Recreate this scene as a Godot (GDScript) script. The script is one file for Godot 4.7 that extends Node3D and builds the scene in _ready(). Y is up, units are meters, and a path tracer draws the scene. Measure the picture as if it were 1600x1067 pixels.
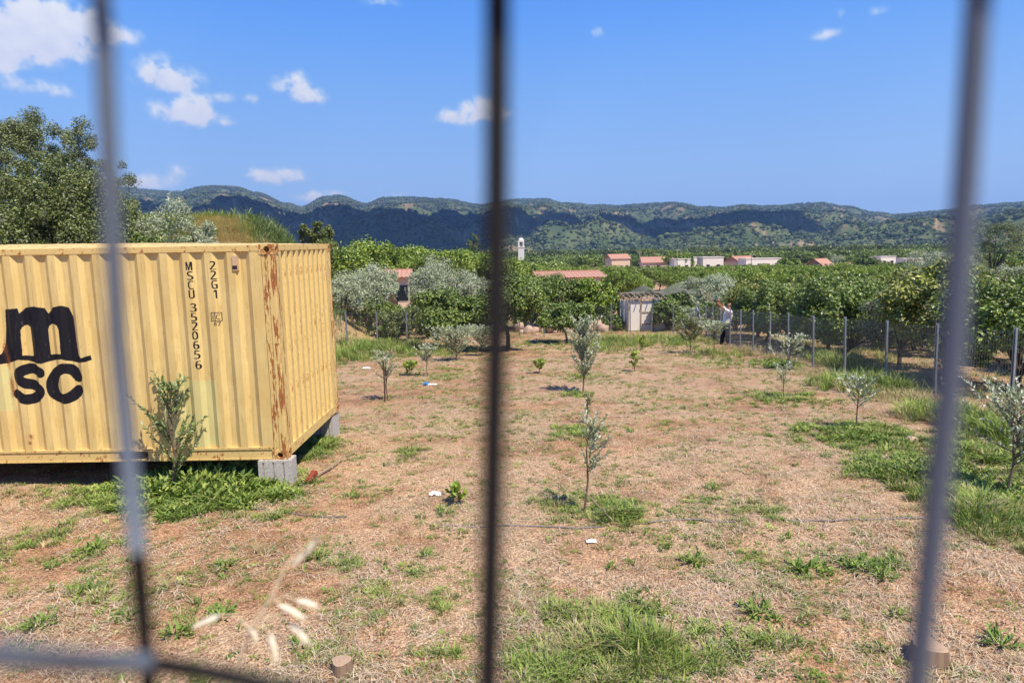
extends Node3D
# A fenced field of olive saplings with a yellow shipping container, an orchard, a village and hills, seen through a steel mesh.

var lump := FastNoiseLite.new()
var patchy := FastNoiseLite.new()
var M := {}
var taken := {}

# ---------------------------------------------------------------- mesh collectors
class Acc:
	var v := PackedVector3Array()
	var c := PackedColorArray()
	func tri(a: Vector3, b: Vector3, d: Vector3, col: Color) -> void:
		v.push_back(a); v.push_back(b); v.push_back(d)
		c.push_back(col); c.push_back(col); c.push_back(col)
	func quad(a: Vector3, b: Vector3, d: Vector3, e: Vector3, col: Color) -> void:
		tri(a, b, d, col); tri(a, d, e, col)
	func leaf(p: Vector3, dir: Vector3, side: Vector3, n: Vector3, l: float, w: float, col: Color) -> void:
		var m := p + dir * (l * 0.45)
		var t := p + dir * l
		var s := side * (w * 0.5)
		var u := n * (w * 0.22)
		tri(p, m + s + u, t, col)
		tri(p, t, m - s + u, col)
	func blade(p: Vector3, dir: Vector3, bend: Vector3, side: Vector3, l: float, w: float, col: Color) -> void:
		var a := side * (w * 0.5)
		var m := p + dir * (l * 0.55)
		var t := p + dir * l * 0.9 + bend * (l * 0.5)
		quad(p - a, p + a, m + a * 0.8, m - a * 0.8, col)
		tri(m - a * 0.8, m + a * 0.8, t, col)
	func tube(pts: Array, rad: Array, sides: int, col: Color) -> void:
		var rings := []
		for i in pts.size():
			var a: Vector3 = pts[maxi(i - 1, 0)]
			var b: Vector3 = pts[mini(i + 1, pts.size() - 1)]
			var d := (b - a).normalized()
			var x := d.cross(Vector3(0.31, 0.12, 0.94)).normalized()
			if absf(d.dot(Vector3(0.31, 0.12, 0.94))) > 0.95:
				x = d.cross(Vector3.RIGHT).normalized()
			var y := d.cross(x)
			var ring := PackedVector3Array()
			for k in sides:
				var an := TAU * k / sides
				ring.push_back(pts[i] + (x * cos(an) + y * sin(an)) * rad[i])
			rings.push_back(ring)
		for i in pts.size() - 1:
			for k in sides:
				var k2 := (k + 1) % sides
				quad(rings[i][k], rings[i][k2], rings[i + 1][k2], rings[i + 1][k], col)
		for k in range(1, sides - 1):
			tri(rings[0][0], rings[0][k], rings[0][k + 1], col)
			var e: PackedVector3Array = rings[-1]
			tri(e[0], e[k + 1], e[k], col)
	func box(lo: Vector3, hi: Vector3, col := Color.WHITE) -> void:
		var p := []
		for i in 8:
			p.push_back(Vector3(hi.x if i & 1 else lo.x, hi.y if i & 2 else lo.y, hi.z if i & 4 else lo.z))
		quad(p[0], p[1], p[3], p[2], col); quad(p[4], p[6], p[7], p[5], col)
		quad(p[0], p[4], p[5], p[1], col); quad(p[2], p[3], p[7], p[6], col)
		quad(p[0], p[2], p[6], p[4], col); quad(p[1], p[5], p[7], p[3], col)
	func box_wire(a: Vector3, b: Vector3, u: Vector3, w: Vector3, col: Color) -> void:
		quad(a - u - w, a + u - w, b + u - w, b - u - w, col); quad(a + u + w, a - u + w, b - u + w, b + u + w, col)
		quad(a - u + w, a - u - w, b - u - w, b - u + w, col); quad(a + u - w, a + u + w, b + u + w, b + u - w, col)
	func mesh(mat: Material, smooth := false) -> ArrayMesh:
		if smooth:
			var st := SurfaceTool.new()
			st.begin(Mesh.PRIMITIVE_TRIANGLES)
			st.set_smooth_group(0)
			for i in v.size():
				st.set_color(c[i]); st.add_vertex(v[i])
			st.index()
			st.generate_normals()
			st.set_material(mat)
			return st.commit()
		var a := []
		a.resize(Mesh.ARRAY_MAX)
		a[Mesh.ARRAY_VERTEX] = v
		a[Mesh.ARRAY_COLOR] = c
		var m := ArrayMesh.new()
		m.add_surface_from_arrays(Mesh.PRIMITIVE_TRIANGLES, a)
		m.surface_set_material(0, mat)
		return m

class Scatter:
	var buf := PackedFloat32Array()
	var n := 0
	func add(p: Vector3, b: Basis, col: Color) -> void:
		buf.append_array(PackedFloat32Array([b.x.x, b.y.x, b.z.x, p.x, b.x.y, b.y.y, b.z.y, p.y, b.x.z, b.y.z, b.z.z, p.z, col.r, col.g, col.b, 1.0]))
		n += 1

# ---------------------------------------------------------------- small helpers
func rng_of(seed_value: int) -> RandomNumberGenerator:
	var r := RandomNumberGenerator.new()
	r.seed = seed_value
	return r

func numbered(called: String) -> String:
	if not taken.has(called):
		taken[called] = 0
		return called
	taken[called] += 1
	return "%s_%03d" % [called, taken[called]]

func tag(o: Node, label: String, category: String, group := "") -> Node:
	o.set_meta("label", label)
	o.set_meta("category", category)
	if group != "":
		o.set_meta("group", group)
	return o

func thing(called: String, label: String, category: String, at := Vector3.ZERO, turn := 0.0, group := "") -> Node3D:
	var o := Node3D.new()
	o.name = numbered(called)
	add_child(o)
	o.position = at
	o.rotation.y = turn
	tag(o, label, category, group)
	return o

func part(called: String, mesh: Mesh, parent: Node, mat: Material = null) -> MeshInstance3D:
	var o := MeshInstance3D.new()
	o.name = called
	o.mesh = mesh
	if mat:
		o.material_override = mat
	parent.add_child(o, true)
	return o

func setting(called: String, mesh: Mesh, kind := "structure") -> MeshInstance3D:
	var o := part(numbered(called), mesh, self)
	o.set_meta("kind", kind)
	return o

func copy_of(o: Node3D, called: String, at: Vector3, turn: float, size := 1.0) -> Node3D:
	var c: Node3D = o.duplicate()
	c.name = numbered(called)
	add_child(c)
	c.position = at
	c.rotation = Vector3(0, turn, 0)
	c.scale = Vector3.ONE * size
	return c

func stuff(called: String, label: String, category: String, mesh: Mesh, s: Scatter) -> void:
	var mm := MultiMesh.new()
	mm.transform_format = MultiMesh.TRANSFORM_3D
	mm.use_colors = true
	mm.mesh = mesh
	mm.instance_count = s.n
	mm.buffer = s.buf
	var o := MultiMeshInstance3D.new()
	o.name = numbered(called)
	o.multimesh = mm
	add_child(o)
	o.set_meta("kind", "stuff")
	tag(o, label, category)

func hgt(x: float, z: float) -> float:
	var d := -z
	var y := 0.0
	if d > 9.0:
		y -= 0.055 * minf((d - 9.0) * (d - 9.0) / 4.0 if d < 11.0 else d - 10.0, 21.0)
	if d > 31.0:
		y -= 0.0125 * minf(d - 31.0, 180.0)
	y += 1.3 * smoothstep(-2.7, -0.4, z)
	if d < 60.0 and absf(x) < 40.0:
		y += lump.get_noise_2d(x, z) * 0.05 + lump.get_noise_2d(x * 5.0, z * 5.0) * 0.022 + lump.get_noise_2d(x * 17.0, z * 17.0) * 0.012
		var mx := (x + 13.2) / 5.0
		var mz := (z + 29.5) / 4.5
		y += 5.4 * exp(-mx * mx * mx * mx - mz * mz)
	return y

func on_ground(x: float, z: float, lift := 0.0) -> Vector3:
	return Vector3(x, hgt(x, z) + lift, z)

func mat(col: Color, rough := 0.8, metal := 0.0) -> StandardMaterial3D:
	var m := StandardMaterial3D.new()
	m.albedo_color = col
	m.roughness = rough
	m.metallic = metal
	return m

func vmat(rough := 0.7, back := Color.BLACK, spec := 0.5) -> StandardMaterial3D:
	var m := StandardMaterial3D.new()
	m.vertex_color_use_as_albedo = true
	m.roughness = rough
	m.metallic_specular = spec
	m.cull_mode = BaseMaterial3D.CULL_DISABLED
	if back != Color.BLACK:
		m.backlight_enabled = true
		m.backlight = back
	return m

func rdir(r: RandomNumberGenerator) -> Vector3:
	var y := r.randf_range(-1, 1)
	var a := r.randf() * TAU
	var k := sqrt(1.0 - y * y)
	return Vector3(cos(a) * k, y, sin(a) * k)

func mixc(a: Color, b: Color, t: float, k := 1.0) -> Color:
	var c := a.lerp(b, t)
	return Color(c.r * k, c.g * k, c.b * k)

# ---------------------------------------------------------------- sky
func sky_cloud(img: PackedByteArray, w: int, h: int, puffs: Array, n1: FastNoiseLite) -> void:
	var a0 := 999.0
	var a1 := -999.0
	var e0 := 999.0
	var e1 := -999.0
	for p in puffs:
		a0 = minf(a0, p[0] - p[2] * 2.2); a1 = maxf(a1, p[0] + p[2] * 2.2)
		e0 = minf(e0, p[1] - p[3] * 2.2); e1 = maxf(e1, p[1] + p[3] * 2.2)
	var x0 := int(floorf(a0 / 360.0 * w))
	var x1 := int(ceilf(a1 / 360.0 * w))
	var y0 := int((0.5 - e1 / 180.0) * h)
	var y1 := int((0.5 - e0 / 180.0) * h)
	for y in range(maxi(y0, 0), mini(y1, h / 2)):
		var el := (0.5 - (y + 0.5) / h) * 180.0
		for x in range(x0, x1 + 1):
			var az := (x + 0.5) / w * 360.0
			var f := 0.0
			var top := 0.0
			for p in puffs:
				var dx: float = (az - p[0]) / (p[2] * 1.14)
				var dy: float = (el - p[1]) / (p[3] * 1.14)
				if dy < 0.0:
					dy *= 1.35
				var g: float = p[4] * exp(-(dx * dx + dy * dy))
				f += g
				top += g * dy
			if f < 0.05:
				continue
			var nz := n1.get_noise_2d(az * 8.0, el * 10.0) + 0.25 * n1.get_noise_2d(az * 40.0 + 71.0, el * 44.0)
			var a := smoothstep(0.14, 1.0, f * (0.85 + nz * 0.85) + nz * 0.1)
			if a <= 0.0:
				continue
			a *= 0.93
			var lit := clampf(0.62 + 0.3 * top / f + nz * 0.35, 0.0, 1.0)
			var col := Vector3(206, 212, 240).lerp(Vector3(243, 243, 250), lit)
			var i := (y * w + posmod(x, w)) * 3
			img[i] = int(lerpf(img[i], col.x, a))
			img[i + 1] = int(lerpf(img[i + 1], col.y, a))
			img[i + 2] = int(lerpf(img[i + 2], col.z, a))

func make_sky() -> ImageTexture:
	var w := 4096
	var h := 2048
	var col := Image.create(1, h, false, Image.FORMAT_RGB8)
	var stops := [[0.0, 180, 211, 248], [3.0, 172, 207, 249], [6.0, 162, 201, 250], [12.7, 131, 182, 250], [18.4, 100, 162, 249], [26.0, 78, 140, 240], [45.0, 56, 112, 220], [90.0, 38, 84, 184]]
	for y in h:
		var el := maxf((0.5 - (y + 0.5) / h) * 180.0, 0.0)
		var c := Color.WHITE
		for k in stops.size() - 1:
			if el >= stops[k][0]:
				var t := clampf((el - stops[k][0]) / (stops[k + 1][0] - stops[k][0]), 0, 1)
				c = Color8(int(lerpf(stops[k][1], stops[k + 1][1], t)), int(lerpf(stops[k][2], stops[k + 1][2], t)), int(lerpf(stops[k][3], stops[k + 1][3], t)))
		col.set_pixel(0, y, c)
	col.resize(w, h, Image.INTERPOLATE_NEAREST)
	var d := col.get_data()
	var n1 := FastNoiseLite.new()
	n1.seed = 5
	n1.frequency = 0.06
	n1.fractal_octaves = 5
	var clouds := [
		[[-34.146, 15.07, 3.115, 1.611, 1.3], [-31.274, 15.331, 2.363, 1.396, 1.3], [-33.179, 14.222, 2.578, 1.181, 1.1], [-35.214, 12.796, 1.289, 0.752, 0.9], [-37.238, 13.924, 3.222, 1.611, 1.2], [-28.312, 15.318, 1.181, 0.483, 0.62]],
		[[-34.291, 11.67, 1.396, 0.698, 0.7], [-32.555, 11.222, 1.074, 0.537, 0.6]],
		[[-26.33, 13.067, 1.181, 1.074, 1.2], [-24.948, 12.678, 1.611, 0.805, 1.2]],
		[[-25.202, 10.404, 1.718, 0.859, 1.15], [-23.717, 10.852, 1.074, 1.074, 1.2], [-21.992, 11.759, 0.967, 0.43, 0.62], [-22.102, 10.141, 0.967, 0.376, 0.55]],
		[[-20.013, 11.832, 0.591, 0.43, 0.75]],
		[[-16.795, 12.948, 1.181, 0.859, 1.2], [-15.464, 12.096, 1.181, 0.591, 1.05]],
		[[-3.054, 10.97, 1.826, 0.752, 1.2], [-2.155, 11.734, 1.074, 0.644, 1.2], [-0.405, 11.136, 0.805, 0.752, 0.75], [-4.663, 10.735, 0.859, 0.43, 0.8]],
		[[-18.175, 6.261, 1.718, 0.644, 1.2], [-19.905, 6.275, 0.698, 0.43, 0.7]],
		[[-27.608, 5.559, 1.611, 0.591, 1.2], [-25.108, 6.459, 0.967, 0.752, 0.68]],
		[[-15.621, 4.628, 1.396, 0.483, 1.1], [-14.228, 4.982, 0.967, 0.322, 0.8]],
		[[23.935, 15.12, 1.074, 0.483, 0.62], [24.859, 15.288, 0.43, 0.268, 0.5]], [[27.361, 16.139, 0.698, 0.376, 0.65]], [[7.3, 16.75, 0.591, 0.483, 0.62]], [[24.978, 16.415, 0.322, 0.483, 0.5]], [[-9.613, 18.989, 1.504, 0.376, 0.62]], [[-8.931, 4.933, 0.698, 0.268, 0.6]]]
	var r := rng_of(77)
	for k in 46:
		var az := r.randf_range(48.0, 318.0)
		var el := 4.0 + pow(r.randf(), 1.7) * 38.0
		var c := []
		var s := r.randf_range(0.8, 2.6)
		for j in r.randi_range(2, 5):
			c.push_back([az + r.randf_range(-1.4, 1.4) * s, el + r.randf_range(-0.3, 0.4) * s, s * r.randf_range(0.5, 1.3), s * r.randf_range(0.35, 0.6), r.randf_range(0.6, 1.2)])
		clouds.push_back(c)
	for c in clouds:
		sky_cloud(d, w, h, c, n1)
	return ImageTexture.create_from_image(Image.create_from_data(w, h, false, Image.FORMAT_RGB8, d))

# ---------------------------------------------------------------- textures
func soil_texture() -> ImageTexture:
	var s := 1024
	var img := Image.create(s, s, false, Image.FORMAT_RGB8)
	var n := FastNoiseLite.new()
	n.seed = 3
	n.frequency = 0.012
	n.fractal_octaves = 5
	var big := n.get_seamless_image(s, s)
	n.frequency = 0.09
	n.seed = 9
	var fine := n.get_seamless_image(s, s)
	big.convert(Image.FORMAT_L8)
	fine.convert(Image.FORMAT_L8)
	var b := big.get_data()
	var f := fine.get_data()
	var d := PackedByteArray()
	d.resize(s * s * 3)
	for i in s * s:
		var t := b[i] / 255.0
		var g := f[i] / 255.0
		var k := 0.66 + 0.68 * g
		d[i * 3] = clampi(int(lerpf(174, 191, t) * k), 0, 255)
		d[i * 3 + 1] = clampi(int(lerpf(140, 168, t) * k), 0, 255)
		d[i * 3 + 2] = clampi(int(lerpf(112, 138, t) * k), 0, 255)
	img = Image.create_from_data(s, s, false, Image.FORMAT_RGB8, d)
	var r := rng_of(12)
	var shades := [Color8(226, 200, 160), Color8(238, 218, 184), Color8(112, 80, 62), Color8(82, 60, 48), Color8(204, 172, 136), Color8(146, 108, 84)]
	for k in 42000:
		var p := Vector2(r.randf() * s, r.randf() * s)
		var a := r.randf() * TAU
		var l := r.randf_range(6, 38)
		var c: Color = shades[r.randi() % 6]
		if k < 14000:
			l = r.randf_range(2, 7)
			c = shades[2 + r.randi() % 4]
		var bend := r.randf_range(-0.02, 0.02)
		for j in int(l):
			img.set_pixel(posmod(int(p.x), s), posmod(int(p.y), s), c)
			p += Vector2(cos(a), sin(a))
			a += bend
	return ImageTexture.create_from_image(img)

func paint_texture(rust: float, seed_value: int, stretch: float) -> ImageTexture:
	var w := 512
	var img := Image.create(w, w, false, Image.FORMAT_RGB8)
	var n := FastNoiseLite.new()
	n.seed = seed_value
	n.frequency = 0.011
	n.fractal_octaves = 6
	n.fractal_gain = 0.62
	for y in w:
		for x in w:
			var v := n.get_noise_2d(x * 2.6, y * stretch * 1.6)
			var g := n.get_noise_2d(x * 9.0 + 900.0, y * 9.0 * stretch)
			var c := Color8(220, 194, 128)
			c = c.lerp(Color8(205, 175, 108), clampf(g * 1.2 + 0.4, 0, 1))
			var t := smoothstep(0.0, 0.16, v + rust + g * 0.45)
			var ru := Color8(120, 62, 34).lerp(Color8(160, 92, 50), clampf(0.5 + g * 1.6, 0, 1))
			img.set_pixel(x, y, c.lerp(ru, t * 0.8))
	return ImageTexture.create_from_image(img)

func text_tris(text: String) -> PackedVector3Array:
	var t := TextMesh.new()
	var f := SystemFont.new()
	f.font_names = PackedStringArray(["Droid Sans"])
	t.font = f
	t.text = text
	t.font_size = 64
	t.pixel_size = 0.01
	t.depth = 0.0
	var a := t.surface_get_arrays(0)
	var v: PackedVector3Array = a[Mesh.ARRAY_VERTEX]
	var ix = a[Mesh.ARRAY_INDEX]
	if ix == null or ix.size() == 0:
		return v
	var out := PackedVector3Array()
	for i in ix:
		out.push_back(v[i])
	return out

# lettering: the glyphs of text stretched into the box (s0..s1 from the corner, t0..t1 above the base) of a wall image
func print_text(img: Image, text: String, s_left: float, s_right: float, t0: float, t1: float, ink: Color, wl: float, hl: float) -> void:
	var tr := text_tris(text)
	var lo := Vector2(1e9, 1e9)
	var hi := -lo
	for p in tr:
		lo = lo.min(Vector2(p.x, p.y)); hi = hi.max(Vector2(p.x, p.y))
	for i in range(0, tr.size() - 2, 3):
		var q := []
		for k in 3:
			var u := (tr[i + k].x - lo.x) / (hi.x - lo.x)
			var v := (tr[i + k].y - lo.y) / (hi.y - lo.y)
			q.push_back(Vector2((1.0 - lerpf(s_left, s_right, u) / wl) * img.get_width(), (1.0 - lerpf(t0, t1, v) / hl) * img.get_height()))
		fill_poly(img, PackedVector2Array(q), ink)

func fill_poly(img: Image, q: PackedVector2Array, ink: Color) -> void:
	var lo := q[0]
	var hi := q[0]
	for p in q:
		lo = lo.min(p); hi = hi.max(p)
	for y in range(maxi(int(lo.y), 0), mini(int(hi.y) + 1, img.get_height())):
		for x in range(maxi(int(lo.x), 0), mini(int(hi.x) + 1, img.get_width())):
			if Geometry2D.is_point_in_polygon(Vector2(x + 0.5, y + 0.5), q):
				img.set_pixel(x, y, ink)

func fill_stroke(img: Image, q: PackedVector2Array, hw: float, ink: Color) -> void:
	var lo := q[0]
	var hi := q[0]
	for p in q:
		lo = lo.min(p); hi = hi.max(p)
	for y in range(maxi(int(lo.y - hw), 0), mini(int(hi.y + hw) + 1, img.get_height())):
		for x in range(maxi(int(lo.x - hw), 0), mini(int(hi.x + hw) + 1, img.get_width())):
			var p := Vector2(x + 0.5, y + 0.5)
			for i in q.size() - 1:
				if Geometry2D.get_closest_point_to_segment(p, q[i], q[i + 1]).distance_to(p) < hw:
					img.set_pixel(x, y, ink)
					break

func smooth_line(pts: Array, steps := 6) -> Array:
	var out := []
	for i in pts.size() - 1:
		var a: Vector2 = pts[maxi(i - 1, 0)]
		var b: Vector2 = pts[i]
		var c: Vector2 = pts[i + 1]
		var d: Vector2 = pts[mini(i + 2, pts.size() - 1)]
		for k in steps:
			out.push_back(b.cubic_interpolate(c, a, d, float(k) / steps))
	out.push_back(pts[-1])
	return out

func wall_texture() -> ImageTexture:
	var wl := 6.058
	var hl := 2.591
	var w := 1536
	var h := 656
	var img := Image.create(w, h, false, Image.FORMAT_RGB8)
	var n := FastNoiseLite.new()
	n.seed = 21
	n.frequency = 0.01
	n.fractal_octaves = 6
	n.fractal_gain = 0.6
	var to_px := func(q: Vector2) -> Vector2: return Vector2((1.0 - q.x / wl) * w, (1.0 - q.y / hl) * h)
	for y in h:
		for x in w:
			var g := n.get_noise_2d(x * 1.2, y * 0.5)
			var c := Color8(220, 195, 130).lerp(Color8(211, 183, 117), clampf(0.45 + g * 1.5, 0, 1))
			var s := n.get_noise_2d(x * 12.0 + 500.0, y * 0.7)
			if s > 0.24:
				c = c.lerp(Color8(188, 158, 100), clampf((s - 0.24) * 2.6, 0, 0.5))
			img.set_pixel(x, y, c)
	# repainted, paler rectangles
	for q in [[Vector2(1.492, 0.989), Vector2(0.793, 0.177)], [Vector2(3.719, 1.194), Vector2(3.279, 0.648)]]:
		var a: Vector2 = to_px.call(q[0])
		var b: Vector2 = to_px.call(q[1])
		for y in range(maxi(int(a.y), 0), mini(int(b.y), h)):
			for x in range(maxi(int(a.x), 0), mini(int(b.x), w)):
				var k := 0.62 + 0.3 * n.get_noise_2d(x * 3.0, y * 3.0)
				img.set_pixel(x, y, img.get_pixel(x, y).lerp(Color8(206, 204, 142), clampf(k, 0, 1)))
	var ink := Color8(24, 24, 30)
	var paint := Color8(216, 187, 118)
	var body := [Vector2(3.247, 1.879), Vector2(3.084, 1.891), Vector2(3.074, 1.831), Vector2(3, 1.896), Vector2(2.879, 1.911), Vector2(2.778, 1.886), Vector2(2.741, 1.82), Vector2(2.658, 1.896), Vector2(2.566, 1.915), Vector2(2.489, 1.887), Vector2(2.448, 1.776), Vector2(2.44, 1.626), Vector2(2.435, 1.461), Vector2(2.426, 1.322), Vector2(2.388, 1.285), Vector2(2.319, 1.308), Vector2(2.282, 1.316), Vector2(2.273, 1.261), Vector2(2.342, 1.238), Vector2(2.448, 1.228), Vector2(2.536, 1.251), Vector2(2.623, 1.276), Vector2(2.699, 1.268), Vector2(2.792, 1.249), Vector2(2.87, 1.225), Vector2(2.959, 1.236), Vector2(3.046, 1.265), Vector2(3.135, 1.278), Vector2(3.229, 1.253), Vector2(3.291, 1.232), Vector2(3.473, 1.226), Vector2(3.526, 1.282), Vector2(3.402, 1.31), Vector2(3.336, 1.355), Vector2(3.291, 1.475), Vector2(3.263, 1.655)]
	var px := PackedVector2Array()
	for q in body:
		px.push_back(to_px.call(q))
	fill_poly(img, px, ink)
	for hole in [[Vector2(3.081, 1.622), Vector2(3.064, 1.664), Vector2(3.037, 1.687), Vector2(3.001, 1.69), Vector2(2.974, 1.668), Vector2(2.965, 1.62), Vector2(2.974, 1.318), Vector2(3.027, 1.322), Vector2(3.087, 1.329)], [Vector2(2.766, 1.629), Vector2(2.746, 1.676), Vector2(2.713, 1.697), Vector2(2.665, 1.699), Vector2(2.632, 1.675), Vector2(2.617, 1.626), Vector2(2.623, 1.337), Vector2(2.695, 1.338), Vector2(2.765, 1.33)]]:
		px = PackedVector2Array()
		for q in hole:
			px.push_back(to_px.call(q))
		fill_poly(img, px, paint)
	var hw := 0.062 / wl * w
	for line in [[Vector2(2.904, 1.116), Vector2(3.004, 1.167), Vector2(3.122, 1.138), Vector2(3.178, 1.072), Vector2(3.109, 0.997), Vector2(2.992, 0.958), Vector2(2.928, 0.883), Vector2(3.016, 0.805), Vector2(3.132, 0.8), Vector2(3.211, 0.857)], [Vector2(2.461, 1.054), Vector2(2.518, 1.141), Vector2(2.621, 1.161), Vector2(2.722, 1.101), Vector2(2.779, 0.973), Vector2(2.757, 0.844), Vector2(2.663, 0.793), Vector2(2.553, 0.822), Vector2(2.472, 0.895)]]:
		px = PackedVector2Array()
		for q in smooth_line(line):
			px.push_back(to_px.call(q))
		fill_stroke(img, px, hw, ink)
	# worn streaks over the black emblem
	var r := rng_of(8)
	for k in 46:
		var p: Vector2 = to_px.call(Vector2(2.882, 1.378))
		var x := int(p.x + r.randf_range(-75, 75))
		var y := int(p.y + r.randf_range(-100, 90))
		for j in r.randi_range(3, 26):
			if x > 0 and x < w and y + j < h:
				var c := img.get_pixel(x, y + j)
				if c.v < 0.3:
					img.set_pixel(x, y + j, c.lerp(Color8(150, 140, 120), r.randf_range(0.2, 0.6)))
	# the column letters
	var left := [Vector2(1.008, 2.351), Vector2(1.005, 2.24), Vector2(1.006, 2.131), Vector2(1.006, 2.022), Vector2(0.999, 1.865), Vector2(1.002, 1.752), Vector2(1.002, 1.645), Vector2(1.006, 1.534), Vector2(1.003, 1.419), Vector2(1.001, 1.304), Vector2(0.996, 1.18)]
	var chars := "MSCU3520656"
	for i in left.size():
		var q: Vector2 = left[i]
		for e in [-0.003, 0.003]:
			print_text(img, chars[i], q.x + 0.030 + e + (0.006 if i == 0 else 0.0), q.x - 0.030 + e, q.y - 0.05, q.y + 0.05, ink, wl, hl)
	var right := [Vector2(0.734, 2.355), Vector2(0.734, 2.244), Vector2(0.731, 2.133), Vector2(0.728, 2.021)]
	chars = "22G1"
	for i in right.size():
		var q: Vector2 = right[i]
		for e in [-0.003, 0.003]:
			print_text(img, chars[i], q.x + e + (0.028 if i < 3 else 0.016), q.x + e - (0.028 if i < 3 else 0.014), q.y - 0.05, q.y + 0.05, ink, wl, hl)
	var bx := Vector2(0.738, 1.751)
	for e in [[-0.055, -0.05, 0.055, -0.05], [-0.055, 0.05, 0.055, 0.05], [-0.055, -0.05, -0.055, 0.05], [0.055, -0.05, 0.055, 0.05], [0.012, -0.05, 0.012, 0.05]]:
		fill_stroke(img, PackedVector2Array([to_px.call(bx + Vector2(e[0], e[1])), to_px.call(bx + Vector2(e[2], e[3]))]), 1.0, ink)
	print_text(img, "i", bx.x + 0.04, bx.x + 0.028, bx.y - 0.032, bx.y + 0.032, ink, wl, hl)
	print_text(img, "C", bx.x - 0.002, bx.x - 0.044, bx.y - 0.032, bx.y + 0.032, ink, wl, hl)
	bx = Vector2(0.732, 1.667)
	print_text(img, "87", bx.x + 0.036, bx.x - 0.036, bx.y - 0.022, bx.y + 0.022, ink, wl, hl)
	# rust runs and chips
	var runs := [Vector2(3.299, 1.415), Vector2(3.282, 1.263), Vector2(3.276, 0.987), Vector2(3.273, 0.895), Vector2(3.103, 0.332), Vector2(3.119, 0.254), Vector2(1.03, 1.633), Vector2(1.394, 1.564), Vector2(1.419, 1.293), Vector2(1.132, 1.319), Vector2(0.897, 1.072), Vector2(0.868, 1.056), Vector2(0.601, 1.596), Vector2(0.685, 1.851), Vector2(0.372, 1.876), Vector2(0.323, 1.517), Vector2(0.339, 1.093), Vector2(1.686, 1.328), Vector2(2.262, 1.698), Vector2(3.052, 1.471), Vector2(1.436, 1.111), Vector2(2.332, 0.336), Vector2(3.221, 0.771), Vector2(2.067, 0.379), Vector2(0.606, 0.945), Vector2(0.422, 0.772), Vector2(0.157, 1.333), Vector2(0.145, 0.845)]
	for i in runs.size():
		var p: Vector2 = to_px.call(runs[i])
		var big := i < 6
		for k in (420 if i < 4 else 130 if big else 26):
			var x := int(p.x + r.randfn(0, 3.2 if big else 1.6))
			var y := int(p.y + r.randfn(0, 12.0 if i < 4 else 4.0 if big else 6.0))
			if x > 0 and x < w and y > 0 and y < h:
				img.set_pixel(x, y, img.get_pixel(x, y).lerp(Color8(132, 74, 40), 0.75 if big else 0.45))
	for k in 900:
		var x := r.randi() % w
		var y := r.randi() % h
		var c := Color8(150, 92, 52) if r.randf() < 0.7 else Color8(236, 206, 140)
		for j in r.randi_range(1, 4):
			if y + j < h:
				img.set_pixel(x, y + j, img.get_pixel(x, y + j).lerp(c, 0.5))
	return ImageTexture.create_from_image(img)

# ---------------------------------------------------------------- ground and hills
func graded(lo: float, fine_lo: float, fine_hi: float, hi: float, step: float) -> Array:
	var out := []
	var x := fine_lo
	while x < fine_hi:
		out.push_back(x)
		x += step
	out.push_back(fine_hi)
	var s := step
	x = fine_hi
	while x < hi:
		s *= 1.17
		x = minf(x + s, hi)
		out.push_back(x)
	s = step
	x = fine_lo
	while x > lo:
		s *= 1.17
		x = maxf(x - s, lo)
		out.push_front(x)
	return out

func ground_tint(x: float, z: float) -> Color:
	var d := -z
	var n1 := patchy.get_noise_2d(x * 0.55, z * 0.55)
	var n2 := patchy.get_noise_2d(x * 2.3 + 40.0, z * 2.3)
	var n3 := patchy.get_noise_2d(x * 7.0 + 90.0, z * 7.0)
	var straw := Color(1.0, 1.0, 0.96)
	var red := Color(0.97, 0.83, 0.73)
	var dark := Color(0.58, 0.50, 0.43)
	var c := straw.lerp(red, clampf(0.38 + n1 * 1.5 + n2 * 1.3 - x * 0.035, 0, 1))
	c = c.lerp(dark, clampf(n1 * 0.6 + n2 * 1.2 + n3 * 1.3 - 0.05, 0, 0.85))
	# old thatch lies on the mound
	if x < -6.0 and d > 22.0 and d < 40.0:
		c = Color(0.95 + n2 * 0.3, 0.95 + n2 * 0.2, 0.8)
	return c

func make_ground() -> void:
	var xs := graded(-3600.0, -16.0, 12.0, 3600.0, 0.15)
	var zs := graded(-3600.0, -37.0, 0.6, 200.0, 0.15)
	var nx := xs.size()
	var nz := zs.size()
	var v := PackedVector3Array()
	var c := PackedColorArray()
	var ix := PackedInt32Array()
	for j in nz:
		for i in nx:
			var x: float = xs[i]
			var z: float = zs[j]
			v.push_back(Vector3(x, hgt(x, z), z))
			c.push_back(ground_tint(x, z))
	for j in nz - 1:
		for i in nx - 1:
			var a := j * nx + i
			ix.append_array(PackedInt32Array([a, a + 1, a + nx, a + 1, a + nx + 1, a + nx]))
	var arr := []
	arr.resize(Mesh.ARRAY_MAX)
	arr[Mesh.ARRAY_VERTEX] = v
	arr[Mesh.ARRAY_COLOR] = c
	arr[Mesh.ARRAY_INDEX] = ix
	var m := ArrayMesh.new()
	m.add_surface_from_arrays(Mesh.PRIMITIVE_TRIANGLES, arr)
	var st := SurfaceTool.new()
	st.create_from(m, 0)
	st.generate_normals()
	m = st.commit()
	m.surface_set_material(0, M.soil)
	setting("ground", m)

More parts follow.
